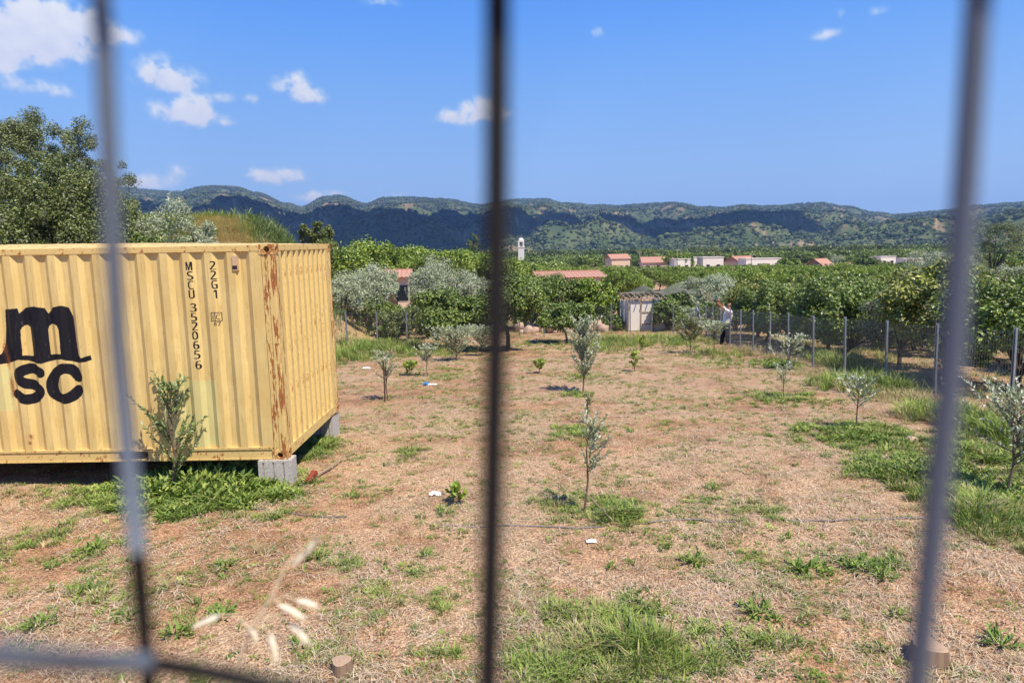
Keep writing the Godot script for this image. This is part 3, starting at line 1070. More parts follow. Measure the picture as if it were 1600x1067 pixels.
func sapling(label: String, at: Vector3, h: float, w: float, twigs: int, per: int, kind: String, seed_value: int, bare := 0.28, lean := Vector2.ZERO, size := 1.0, group := "saplings planted in the field", called := "olive_sapling") -> Node3D:
	var r := rng_of(seed_value)
	var k := leaf_kind(kind)
	var t := thing(called, label, "sapling", at, 0.0, group)
	var wood := Acc.new()
	var crown := Acc.new()
	var bark := Color(0.15, 0.12, 0.085)
	var top := Vector3(lean.x, h * 0.94, lean.y)
	var bend := Vector3(r.randf_range(-0.04, 0.04), 0, r.randf_range(-0.04, 0.04)) * h
	var g := 0.006 + 0.008 * h
	wood.tube([Vector3(0, -0.06, 0), top * 0.35 + bend, top * 0.7 - bend * 0.5, top], [g, g * 0.8, g * 0.5, g * 0.15], 6, bark)
	for i in twigs:
		var u := lerpf(bare, 0.97, (i + r.randf()) / twigs)
		var f := top * u + bend * sin(u * PI)
		var a := r.randf() * TAU
		var reach := w * 0.5 * r.randf_range(0.35, 1.25) * sin(PI * clampf(0.22 + (u - bare) / (1.0 - bare) * 0.70, 0, 1))
		var e := f + Vector3(cos(a) * reach, reach * r.randf_range(0.5, 1.5) + 0.04 * h, sin(a) * reach)
		e.y = minf(e.y, h * 1.03)
		wood.tube([f, f.lerp(e, 0.5) - Vector3(0, 0.02 * h, 0), e], [g * 0.4, g * 0.28, 0.0015], 4, bark)
		for j in per:
			var v := (j + r.randf()) / per
			var p := f.lerp(e, 0.15 + 0.85 * v) - Vector3(0, 0.02 * h * sin(v * PI), 0)
			var d := ((e - f).normalized() * 0.9 + rdir(r) * 0.8).normalized()
			var face := Vector3(r.randfn(0, 0.6), 1.0, r.randfn(0, 0.6))
			var s := d.cross(face).normalized()
			var col := mixc(k.a, k.b, r.randf(), r.randf_range(0.8, 1.2))
			if r.randf() < k.us:
				col = k.u
			crown.leaf(p, d, s, s.cross(d), k.l * size * r.randf_range(0.6, 1.15), k.w * size * 1.15, col)
	part("stem", wood.mesh(M.bark), t)
	part("crown", crown.mesh(k.m), t)
	return t

func tuft(seed_value: int, blades: int, l: float, w: float, spread: float, wide := false) -> ArrayMesh:
	var r := rng_of(seed_value)
	var a := Acc.new()
	for i in blades:
		var an := r.randf() * TAU
		var o := Vector3(cos(an), 0, sin(an))
		var p := o * spread * 0.35 * r.randf()
		var tilt := r.randf_range(0.15, 1.1) if not wide else r.randf_range(0.2, 2.6)
		var d := (Vector3.UP + o * tilt).normalized()
		var s := o.cross(Vector3.UP).rotated(Vector3.UP, r.randf_range(-0.6, 0.6))
		var k := r.randf_range(0.7, 1.25)
		var col := Color(k, k, k * r.randf_range(0.8, 1.1))
		if wide:
			var m := p + d * l * r.randf_range(0.5, 1.0)
			a.leaf(p, d, s, s.cross(d), l * r.randf_range(0.35, 1.1), w * r.randf_range(0.5, 1.0), col)
			a.leaf(m * 0.8, (d + rdir(r) * 0.9).normalized(), s, s.cross(d), l * r.randf_range(0.3, 0.6), w * r.randf_range(0.4, 0.8), col)
		else:
			a.blade(p, d, (o - Vector3.UP * 0.5) * r.randf_range(0.1, 0.8), s, l * r.randf_range(0.5, 1.1), w, col)
	return a.mesh(M.grass)

func make_ground_cover() -> void:
	var r := rng_of(101)
	var s := [Scatter.new(), Scatter.new(), Scatter.new(), Scatter.new()]   # short grass, broad weeds, tall grass, dry grass
	var green := [Color(0.23, 0.32, 0.06), Color(0.45, 0.53, 0.16), Color(0.15, 0.24, 0.07)]
	var pale := [Color(0.62, 0.5, 0.3), Color(0.46, 0.32, 0.18), Color(0.5, 0.46, 0.24)]
	# [x, z, half width, half depth, tufts, kind, size]
	var patches := [
		[-3.66, -7.923, 0.871, 0.684, 1500, 1, 1.5], [-3.803, -8.129, 0.801, 0.481, 500, 1, 2.0], [-3.582, -7.854, 0.906, 0.805, 800, 0, 1.4], [-4.725, -7.69, 0.573, 0.475, 260, 0, 1.0], [-4.867, -7.86, 0.469, 0.406, 160, 1, 0.9], [-5.491, -7.821, 0.664, 0.358, 160, 0, 0.9],
		[-2.516, -7.081, 0.419, 0.296, 130, 0, 0.8], [-2.804, -9.565, 0.242, 0.623, 380, 0, 1.0], [-2.853, -9.722, 0.209, 0.509, 120, 1, 1.0], [-4.736, -6.607, 0.529, 0.453, 150, 0, 0.9], [-4.023, -6.265, 0.377, 0.322, 90, 1, 0.6],
		[0.689, -4.571, 0.504, 0.451, 520, 0, 1.05], [0.756, -4.585, 0.562, 0.533, 560, 1, 0.75], [0.257, -4.199, 0.358, 0.18, 240, 0, 1.0], [0.593, -4.539, 0.537, 0.477, 160, 3, 0.5], [0.454, -4.942, 0.391, 0.281, 130, 0, 1.0], [0.847, -4.427, 0.22, 0.305, 160, 2, 0.55],
		[5.112, -9.971, 1.093, 0.78, 900, 0, 1.0], [5.058, -10.025, 0.919, 0.636, 300, 1, 0.9], [4.855, -8.168, 0.608, 0.629, 650, 0, 1.2], [4.834, -7.989, 0.559, 0.557, 500, 1, 1.2], [5.278, -9.252, 1.018, 0.823, 360, 0, 1.0],
		[4.932, -6.977, 0.45, 1.092, 1500, 0, 1.4], [4.77, -6.975, 0.516, 1.057, 300, 3, 0.7], [5.353, -7.632, 0.484, 1.447, 500, 1, 1.1], [6.235, -8.653, 0.474, 1.082, 900, 0, 1.5], [4.727, -6.627, 0.373, 0.648, 240, 2, 0.7], [7.028, -9.526, 0.43, 1.022, 300, 2, 0.8],
		[5.406, -13.12, 1.006, 0.987, 420, 0, 1.0], [5.195, -13.696, 0.745, 0.827, 120, 1, 0.8], [7.608, -14.349, 0.889, 1.085, 360, 2, 1.0], [7.703, -15.379, 0.68, 1.243, 240, 0, 1.6], [7.633, -12.881, 0.515, 1.024, 300, 3, 1.0], [7.833, -16.889, 0.894, 0.999, 160, 3, 0.8],
		[6.785, -11.017, 0.494, 0.938, 240, 3, 0.8], [7.116, -10.744, 0.577, 0.97, 300, 2, 0.9], [8.932, -18.467, 0.287, 2.635, 160, 2, 1.3],
		[-5.099, -27.165, 2.342, 2.539, 600, 2, 1.0], [-5.707, -24.975, 0.917, 3.201, 700, 2, 1.1], [-2.639, -25.432, 1.688, 1.955, 400, 2, 0.6], [-3.635, -24.1, 1.839, 2.007, 400, 0, 1.2],
		[3.564, -26.223, 1.418, 2.369, 420, 2, 0.7], [6.482, -28.25, 1.732, 2.742, 700, 2, 0.85], [4.257, -28.357, 1.272, 2.422, 500, 2, 0.9], [6.733, -22.358, 1.185, 1.732, 300, 2, 0.6], [6.251, -19.763, 0.882, 1.191, 240, 0, 1.0], [8.274, -23.786, 1.241, 1.956, 300, 3, 1.0], [8.21, -20.988, 0.736, 1.53, 200, 3, 0.9], [7.574, -18.871, 0.501, 1.242, 240, 1, 1.4],
		[1.63, -28.908, 1.59, 2.146, 240, 0, 1.2], [0.519, -27.726, 1.032, 1.661, 160, 0, 1.2], [-1.908, -19.069, 1.089, 1.267, 160, 0, 1.0], [-1.851, -17.577, 0.506, 0.811, 140, 0, 1.0],
		[0.975, -10.436, 0.396, 0.452, 140, 1, 0.8], [0.983, -10.027, 0.475, 0.558, 120, 0, 0.9], [0.461, -7.234, 0.419, 0.423, 240, 0, 0.7], [1.148, -6.91, 0.281, 0.265, 340, 0, 1.1], [0.554, -7.523, 0.291, 0.373, 70, 1, 0.5], [0.984, -7.195, 0.278, 0.267, 120, 1, 0.7],
		[1.799, -17.092, 0.541, 1.022, 160, 0, 1.1], [1.259, -14.114, 0.399, 0.44, 60, 1, 0.9], [2.606, -6.937, 0.332, 0.32, 150, 0, 0.7], [2.187, -7.229, 0.208, 0.193, 90, 0, 0.7], [-1.481, -9.427, 0.275, 0.167, 60, 0, 0.8], [-1.526, -5.817, 0.145, 0.102, 60, 0, 0.7], [-0.651, -5.164, 0.206, 0.143, 60, 0, 0.7],
		[2.998, -5.584, 0.324, 0.142, 70, 1, 0.7], [2.438, -5.627, 0.082, 0.084, 24, 1, 1.1], [5.283, -9.511, 0.528, 0.342, 140, 1, 1.0], [-1.113, -4.471, 0.225, 0.156, 60, 0, 0.8], [-0.521, -4.379, 0.22, 0.165, 80, 0, 0.8], [1.286, -4.405, 0.218, 0.227, 100, 0, 0.9], [1.691, -4.551, 0.269, 0.241, 60, 1, 0.6], [-1.974, -9.804, 0.562, 1.105, 60, 0, 0.6],
		[-3.49, -5.44, 0.757, 0.666, 170, 0, 0.75], [-3.479, -5.33, 0.743, 0.641, 60, 1, 0.6], [-2.385, -5.058, 0.556, 0.439, 80, 0, 0.6], [-1.028, -5.074, 0.645, 0.727, 130, 0, 0.65], [-1.033, -5.75, 0.722, 0.915, 50, 1, 0.5], [-0.216, -10.687, 1.6, 2.586, 260, 0, 0.7], [2.27, -5.269, 0.854, 0.779, 150, 0, 0.65], [2.209, -6.069, 0.868, 0.683, 110, 1, 0.5], [3.471, -12.767, 1.785, 2.724, 300, 0, 0.75], [-1.231, -13.301, 1.567, 2.964, 200, 0, 0.7]]
	for p in patches:
		for i in p[4]:
			var a := r.randf() * TAU
			var q := pow(r.randf(), 0.6) * 1.3
			var x: float = p[0] + cos(a) * q * p[2] + r.randfn(0, 0.06)
			var z: float = p[1] + sin(a) * q * p[3] + r.randfn(0, 0.06)
			var edge := patchy.get_noise_2d(x * 9.0, z * 9.0)
			if edge + 0.35 * patchy.get_noise_2d(x * 26.0, z * 26.0) < q * 0.45 - 0.33:
				continue
			var k: int = p[5]
			var pal: Array = pale if k == 3 or k != 1 and r.randf() < 0.13 else green
			var size: float = p[6] * r.randf_range(0.5, 1.25) * (1.25 - 0.4 * q)
			s[k].add(on_ground(x, z, -0.005), Basis(Vector3.UP, r.randf() * TAU).scaled(Vector3(size, size * r.randf_range(0.7, 1.2), size)), mixc(pal[0], pal[1 + r.randi() % 2], r.randf(), r.randf_range(0.75, 1.15)))
	# loose weeds all over the field
	for i in 90000:
		var d := 3.2 + 27.0 * pow(r.randf(), 1.15)
		var x := r.randf_range(-0.80, 0.80) * d
		if x > 8.4 and r.randf() < 0.6:
			continue
		var n := patchy.get_noise_2d(x * 2.2 + 11.0, -d * 2.2) + 0.6 * patchy.get_noise_2d(x * 10.0, -d * 10.0)
		if n < 0.03 and r.randf() < 0.86:
			continue
		var k := 0 if r.randf() < 0.62 else 1 if r.randf() < 0.7 else 3
		var size := (0.14 + 0.5 * pow(r.randf(), 2.2)) * (0.75 + d * 0.022)
		var pal: Array = pale if k == 3 else green
		s[k].add(on_ground(x, -d, -0.005), Basis(Vector3.UP, r.randf() * TAU).scaled(Vector3(size, size * r.randf_range(0.5, 1.1), size)), mixc(pal[0], pal[1 + r.randi() % 2], r.randf(), r.randf_range(0.7, 1.1)))
	# undergrowth below the orchard and on the mound
	for i in 9000:
		var x := r.randf_range(8.3, 30.0)
		var z := r.randf_range(-46.0, -9.0)
		if patchy.get_noise_2d(x * 1.5, z * 1.5) < 0.02:
			continue
		s[0 if r.randf() < 0.6 else 3].add(on_ground(x, z), Basis(Vector3.UP, r.randf() * TAU).scaled(Vector3.ONE * r.randf_range(0.6, 1.4)), mixc(green[0], pale[0], r.randf() * 0.6))
	for i in 15000:
		var x := r.randf_range(-19.0, -6.0)
		var z := r.randf_range(-36.0, -23.0)
		var y := hgt(x, z)
		if y < 1.0:
			continue
		var dry := patchy.get_noise_2d(x * 1.3, z * 1.3) + r.randf_range(-0.25, 0.45) > -0.12
		s[3 if dry else 2].add(Vector3(x, y, z), Basis(Vector3.UP, r.randf() * TAU).scaled(Vector3.ONE * r.randf_range(0.9, 1.9)), mixc(pale[0], pale[1 + r.randi() % 2], r.randf() * 0.5, 1.2) if dry else mixc(green[0], green[1], r.randf()))
	for i in 1200:   # behind the back fence
		var x := r.randf_range(-9.0, 9.0)
		var z := r.randf_range(-40.0, -31.0) - 0.0
		s[3 if r.randf() < 0.5 else 0].add(on_ground(x, z), Basis(Vector3.UP, r.randf() * TAU).scaled(Vector3.ONE * r.randf_range(0.5, 1.2)), mixc(pale[1], green[1], r.randf()))
	stuff("short_grass", "short green grass growing in patches across the dry field", "grass", tuft(1, 22, 0.12, 0.008, 0.22), s[0])
	stuff("leafy_weeds", "low broad leaved weeds growing among the grass", "weeds", tuft(2, 15, 0.11, 0.042, 0.2, true), s[1])
	stuff("tall_grass", "tall green grass growing along the wire fences", "grass", tuft(3, 30, 0.42, 0.011, 0.4), s[2])
	stuff("dry_grass", "pale dry grass standing on mound and fence line", "grass", tuft(4, 26, 0.30, 0.007, 0.35), s[3])
	# cut straw lying on the soil
	var straw := Acc.new()
	straw.quad(Vector3(-0.5, 0, -0.5), Vector3(-0.5, 0, 0.5), Vector3(0, 0.6, 0.5), Vector3(0, 0.6, -0.5), Color.WHITE)
	straw.quad(Vector3(0, 0.6, -0.5), Vector3(0, 0.6, 0.5), Vector3(0.5, 0.1, 0.4), Vector3(0.5, 0.1, -0.4), Color.WHITE)
	var sc := Scatter.new()
	for i in 210000:
		var d := 3.1 + 20.0 * pow(r.randf(), 1.35)
		var x := r.randf_range(-0.80, 0.80) * d
		var n := patchy.get_noise_2d(x * 1.7 + 5.0, -d * 1.7) + 0.5 * patchy.get_noise_2d(x * 6.0, -d * 6.0)
		if n * 1.5 + x * 0.025 < r.randf_range(-0.45, 0.4):
			continue
		var l := r.randf_range(0.03, 0.16)
		var b := Basis(Vector3.UP, r.randf() * TAU) * Basis(Vector3.BACK, r.randf_range(-0.3, 0.3)) * Basis.from_scale(Vector3(l, r.randf_range(0.006, 0.045), r.randf_range(0.0016, 0.0045)))
		sc.add(on_ground(x, -d, r.randf_range(0.002, 0.014)), b, mixc(Color(0.70, 0.60, 0.42), Color(0.28, 0.19, 0.12), pow(r.randf(), 1.25), r.randf_range(0.85, 1.15)))
	stuff("cut_straw", "pale cut straw strewn over the reddish soil", "straw", straw.mesh(M.straw), sc)
	var clod := Acc.new()
	for k in 14:
		var u := rdir(r)
		var e := u.cross(rdir(r)).normalized() * 0.42
		var g := u.cross(e).normalized() * 0.42
		clod.tri(u * 0.42 - e - g * 0.6, u * 0.42 + e - g * 0.6, u * 0.42 + g, Color.WHITE)
	var cs := Scatter.new()
	for i in 16000:
		var d := 3.1 + 16.0 * pow(r.randf(), 1.3)
		var x := r.randf_range(-0.80, 0.80) * d
		var k := 0.011 * (0.45 + pow(r.randf(), 4.0) * 3.0)
		cs.add(on_ground(x, -d, k * 0.1), Basis(rdir(r), r.randf() * TAU).scaled(Vector3(k, k * 0.8, k)), Color(0.5, 0.34, 0.24))
	stuff("soil_clods", "crumbs of red earth lying on the field", "soil", clod.mesh(M.straw), cs)

func weed_plant(proto: Node3D, first: bool, x: float, z: float, size: float, turn: float) -> void:
	if first:
		proto.position = on_ground(x, z, -0.01)
		proto.scale = Vector3.ONE * size
	else:
		copy_of(proto, "weed_plant", on_ground(x, z, -0.01), turn, size)

# ---------------------------------------------------------------- stones, stumps, pipe, litter
func rough_solid(seed_value: int, size: Vector3, rough := 0.25, segs := 14) -> ArrayMesh:
	var n := FastNoiseLite.new()
	n.seed = seed_value
	n.frequency = 0.8
	var sp := SphereMesh.new()
	sp.radial_segments = segs
	sp.rings = segs / 2
	sp.radius = 1.0
	sp.height = 2.0
	var a := sp.surface_get_arrays(0)
	var v: PackedVector3Array = a[Mesh.ARRAY_VERTEX]
	for i in v.size():
		v[i] = v[i] * (1.0 + rough * n.get_noise_3dv(v[i] * 1.5) * 2.0) * size
	a[Mesh.ARRAY_VERTEX] = v
	var m := ArrayMesh.new()
	m.add_surface_from_arrays(Mesh.PRIMITIVE_TRIANGLES, a)
	var st := SurfaceTool.new()
	st.create_from(m, 0)
	st.generate_normals()
	return st.commit()

func make_stump(label: String, at: Vector3, rad: float, h: float, lean: float, seed_value: int) -> void:
	var t := thing("tree_stump", label, "stump", at)
	var r := rng_of(seed_value)
	var side := Acc.new()
	var top := Acc.new()
	var n := 22
	var tilt := Basis(Vector3.BACK, lean)
	var lo := []
	var hi := []
	for i in n:
		var a := TAU * i / n
		var k := 1.0 + 0.10 * sin(a * 3.0 + seed_value) + r.randf_range(-0.05, 0.05)
		lo.push_back(Vector3(cos(a) * rad * k * 1.25, -0.05, sin(a) * rad * k * 1.25))
		hi.push_back(tilt * Vector3(cos(a) * rad * k, h, sin(a) * rad * k))
	var mid := tilt * Vector3(0, h + 0.004, 0)
	for i in n:
		var j := (i + 1) % n
		side.quad(lo[i], lo[j], hi[j], hi[i], mixc(Color(0.30, 0.22, 0.15), Color(0.2, 0.14, 0.1), r.randf()))
		for k in 5:
			var a0 := mid.lerp(hi[i], k / 5.0)
			var a1 := mid.lerp(hi[j], k / 5.0)
			var b0 := mid.lerp(hi[i], (k + 1) / 5.0)
			var b1 := mid.lerp(hi[j], (k + 1) / 5.0)
			top.quad(a0, a1, b1, b0, mixc(Color(0.46, 0.33, 0.22), Color(0.34, 0.24, 0.16), r.randf() * 0.5 + (k % 2) * 0.4))
	part("bark", side.mesh(M.bark), t)
	part("cut_face", top.mesh(M.bark), t)

func ground_line(pts: Array, rad: float, lift: float) -> Array:
	var out := []
	for i in pts.size() - 1:
		var a: Vector2 = pts[i]
		var b: Vector2 = pts[i + 1]
		var n := maxi(int(a.distance_to(b) / 0.12), 1)
		for k in n:
			var p := a.lerp(b, float(k) / n)
			out.push_back(on_ground(p.x, p.y, rad + lift - 0.006 + 0.009 * lump.get_noise_2d(p.x * 30.0, p.y * 3.0)))
	return out

func hose(label: String, pts: Array, rad: float, lift: float) -> void:
	var path := ground_line(pts, rad, lift)
	var o: Vector3 = path[0]
	var rads := []
	for i in path.size():
		path[i] -= o
		rads.push_back(rad)
	var acc := Acc.new()
	acc.tube(path, rads, 8, Color.WHITE)
	var h := part(numbered("irrigation_hose"), acc.mesh(M.hose, true), self)
	h.position = o
	tag(h, label, "hose", "irrigation hose laid across the field")

func fallen_branch(label: String, at: Vector3, pts: Array, rad: float, seed_value: int) -> void:
	var r := rng_of(seed_value)
	var acc := Acc.new()
	var rads := []
	for i in pts.size():
		rads.push_back(rad * (1.0 - 0.75 * i / (pts.size() - 1.0)))
	acc.tube(pts, rads, 6, Color(0.3, 0.23, 0.17))
	for k in 4:
		var b: Vector3 = pts[1 + k % (pts.size() - 1)]
		acc.tube([b, b + Vector3(r.randf_range(-0.2, 0.2), r.randf_range(0.02, 0.12), r.randf_range(-0.2, 0.2))], [rad * 0.4, rad * 0.1], 5, Color(0.3, 0.23, 0.17))
	var o := part(numbered("fallen_branch"), acc.mesh(M.bark), self)
	o.position = at
	tag(o, label, "branch")

func plastic_scrap(label: String, at: Vector3, size: Vector3, m: Material, seed_value: int) -> void:
	var n := 10
	var r := rng_of(seed_value)
	var st := SurfaceTool.new()
	st.begin(Mesh.PRIMITIVE_TRIANGLES)
	var g := []
	for i in n + 1:
		for j in n + 1:
			var u := float(i) / n - 0.5
			var w := float(j) / n - 0.5
			g.push_back(Vector3(u * size.x, maxf(size.y * (0.5 + 0.9 * lump.get_noise_2d(u * 60.0 + seed_value * 9.0, w * 60.0) - 1.2 * (u * u + w * w)), 0.004) + r.randf() * 0.004, w * size.z))
	for i in n:
		for j in n:
			var a := i * (n + 1) + j
			for k in [a, a + 1, a + n + 1, a + 1, a + n + 2, a + n + 1]:
				st.add_vertex(g[k])
	st.generate_normals()
	var o := part(numbered("plastic_scrap"), st.commit(), self, m)
	o.position = at
	tag(o, label, "litter")

# ---------------------------------------------------------------- buildings
func gable_roof(w: float, d: float, h: float, rise: float, over: float, ribs: float) -> ArrayMesh:
	var a := Acc.new()
	var n := int((w + 2.0 * over) / ribs)
	for s in [-1.0, 1.0]:
		for i in n * 2:
			var x0 := -w / 2 - over + (w + 2 * over) * i / (n * 2.0)
			var x1 := -w / 2 - over + (w + 2 * over) * (i + 1) / (n * 2.0)
			var y0 := 0.05 if i % 2 == 0 else 0.0
			var y1 := 0.0 if i % 2 == 0 else 0.05
			var e := d / 2 + over
			var ey := h - rise * over / (d / 2)
			a.quad(Vector3(x0, ey + y0, s * e), Vector3(x1, ey + y1, s * e), Vector3(x1, h + rise + y1, 0), Vector3(x0, h + rise + y0, 0), Color.WHITE)
		var x: float = s * w / 2
		a.tri(Vector3(x, h, -d / 2), Vector3(x, h, d / 2), Vector3(x, h + rise - 0.02, 0), Color.WHITE)
	a.box(Vector3(-w / 2 - over, h + rise - 0.02, -0.1), Vector3(w / 2 + over, h + rise + 0.09, 0.1))
	return a.mesh(M.roof)

func opening(t: Node3D, called: String, at: Vector3, w: float, h: float) -> void:
	var f := box_part(called, at + Vector3(-w / 2 - 0.06, -0.06, -0.03), at + Vector3(w / 2 + 0.06, h + 0.06, 0.03), M.frame, t)
	box_part("pane" if called == "window" else "leaf", at + Vector3(-w / 2, 0, 0.0), at + Vector3(w / 2, h, 0.045), M.glass if called == "window" else M.shutter, f)

func house(called: String, label: String, at: Vector3, w: float, d: float, h: float, rise: float, wall: Material, turn: float, windows: int) -> Node3D:
	var t := thing(called, label, "building", at, turn, "")
	box_part("wall", Vector3(-w / 2, -1.0, -d / 2), Vector3(w / 2, h, d / 2), wall, t)
	if rise > 0.0:
		part("roof", gable_roof(w, d, h, rise, 0.35, 0.3), t)
	else:
		box_part("roof", Vector3(-w / 2 - 0.15, h + 0.002, -d / 2 - 0.15), Vector3(w / 2 + 0.15, h + 0.18, d / 2 + 0.15), M.white_wall, t)
	for i in windows:
		var x := -w / 2 + w * (i + 0.5) / windows
		opening(t, "door" if i == windows / 2 and windows > 2 else "window", Vector3(x, 0.05 if i == windows / 2 and windows > 2 else 1.0, d / 2), 0.9, 2.0 if i == windows / 2 and windows > 2 else 1.1)
	return t

func bell_tower(at: Vector3, h: float) -> void:
	var t := thing("bell_tower", "slim white bell tower rising above the orchard", "tower", at)
	var w := 1.15
	box_part("shaft", Vector3(-w, -1, -w), Vector3(w, h * 0.70, w), M.white_wall, t)
	box_part("cornice", Vector3(-w - 0.15, h * 0.70, -w - 0.15), Vector3(w + 0.15, h * 0.73, w + 0.15), M.white_wall, t)
	for sx in [-1, 1]:
		for sz in [-1, 1]:
			box_part("belfry_pier", Vector3(minf(sx * w, sx * w * 0.5), h * 0.73, minf(sz * w, sz * w * 0.5)), Vector3(maxf(sx * w, sx * w * 0.5), h * 0.88, maxf(sz * w, sz * w * 0.5)), M.white_wall, t)
	box_part("belfry_lintel", Vector3(-w, h * 0.88, -w), Vector3(w, h * 0.92, w), M.white_wall, t)
	var dome := SphereMesh.new()
	dome.radius = w * 0.92
	dome.height = w * 0.92
	dome.is_hemisphere = true
	var o := part("dome", dome, t, M.white_wall)
	o.position.y = h * 0.92
	var bell := CylinderMesh.new()
	bell.top_radius = 0.18
	bell.bottom_radius = 0.4
	bell.height = 0.7
	var b := part("bell", bell, t, M.rust_heavy)
	b.position.y = h * 0.82

func make_shed() -> void:
	var t := thing("garden_shed", "small white panelled shed with bare roof rafters under shade net", "shed", Vector3(6.67, -0.012, -35), 0.12)
	t.position.y = hgt(t.position.x, t.position.z)
	var w := 1.95
	var d := 2.0
	var h := 1.5
	for i in 3:
		var x := -w / 2 + i * 0.64
		box_part("wall_panel", Vector3(x + 0.02, 0.02, d / 2 - 0.03), Vector3(x + 0.60, h, d / 2), M.white_wall, t)
	for i in 3:
		var z := -d / 2 + i * 0.66
		for s in [-1, 1]:
			box_part("wall_panel", Vector3(s * w / 2 - 0.015, 0.02, z + 0.02), Vector3(s * w / 2 + 0.015, h, z + 0.62), M.white_wall, t)
	for i in 4:
		var x := -w / 2 + i * 0.64 - 0.02
		box_part("post", Vector3(x, -0.2, d / 2 + 0.002), Vector3(x + 0.05, h + 0.12, d / 2 + 0.05), M.grey_wood, t)
	for i in 2:
		box_part("door_rail", Vector3(-w / 2 + 0.66, 0.3 + i * 0.6, d / 2 + 0.004), Vector3(-w / 2 + 1.24, 0.36 + i * 0.6, d / 2 + 0.03), M.grey_wood, t)
	for i in 8:
		var x := -w / 2 - 0.1 + i * 0.29
		var a := Acc.new()
		a.tube([Vector3(x, h + 0.04, d / 2 + 0.3), Vector3(x, h + 0.34, -0.1), Vector3(x, h + 0.1, -d / 2 - 0.2)], [0.028, 0.028, 0.028], 4, Color.WHITE)
		part("rafter", a.mesh(M.grey_wood), t)
	for z in [d / 2 + 0.1, 0.0]:
		box_part("purlin", Vector3(-w / 2 - 0.15, h + 0.09 + (0.24 if z == 0.0 else 0.0), z - 0.03), Vector3(w / 2 + 0.2, h + 0.14 + (0.24 if z == 0.0 else 0.0), z + 0.03), M.grey_wood, t)
	# the shade net sags over the frame and to the right of it
	var st := SurfaceTool.new()
	st.begin(Mesh.PRIMITIVE_TRIANGLES)
	var n := 26
	var g := []
	for i in n + 1:
		for j in n + 1:
			var u := float(i) / n
			var v := float(j) / n
			var y := h + 0.30 + 0.34 * exp(-pow((u - 0.22) / 0.1, 2.0)) + 0.22 * exp(-pow((u - 0.7) / 0.16, 2.0)) - 0.28 * pow(absf(v - 0.4) * 1.6, 1.6) + 0.16 * lump.get_noise_2d(u * 60.0, v * 60.0)
			g.push_back(Vector3(-0.3 + u * 3.4, y, 0.1 - v * 2.4))
	for i in n:
		for j in n:
			var a := i * (n + 1) + j
			for k in [a, a + 1, a + n + 1, a + 1, a + n + 2, a + n + 1]:
				st.add_vertex(g[k])
	st.generate_normals()
	var o := part(numbered("shade_net"), st.commit(), self, M.net)
	o.transform = t.transform
	tag(o, "grey green shade net draped over the shed rafters", "net")

# ---------------------------------------------------------------- person
func capsule(p: Vector3, a: Vector3, b: Vector3, ra: float, rb: float) -> float:
	var ab := b - a
	var t := clampf((p - a).dot(ab) / maxf(ab.length_squared(), 1e-6), 0, 1)
	return p.distance_to(a + ab * t) - lerpf(ra, rb, t)

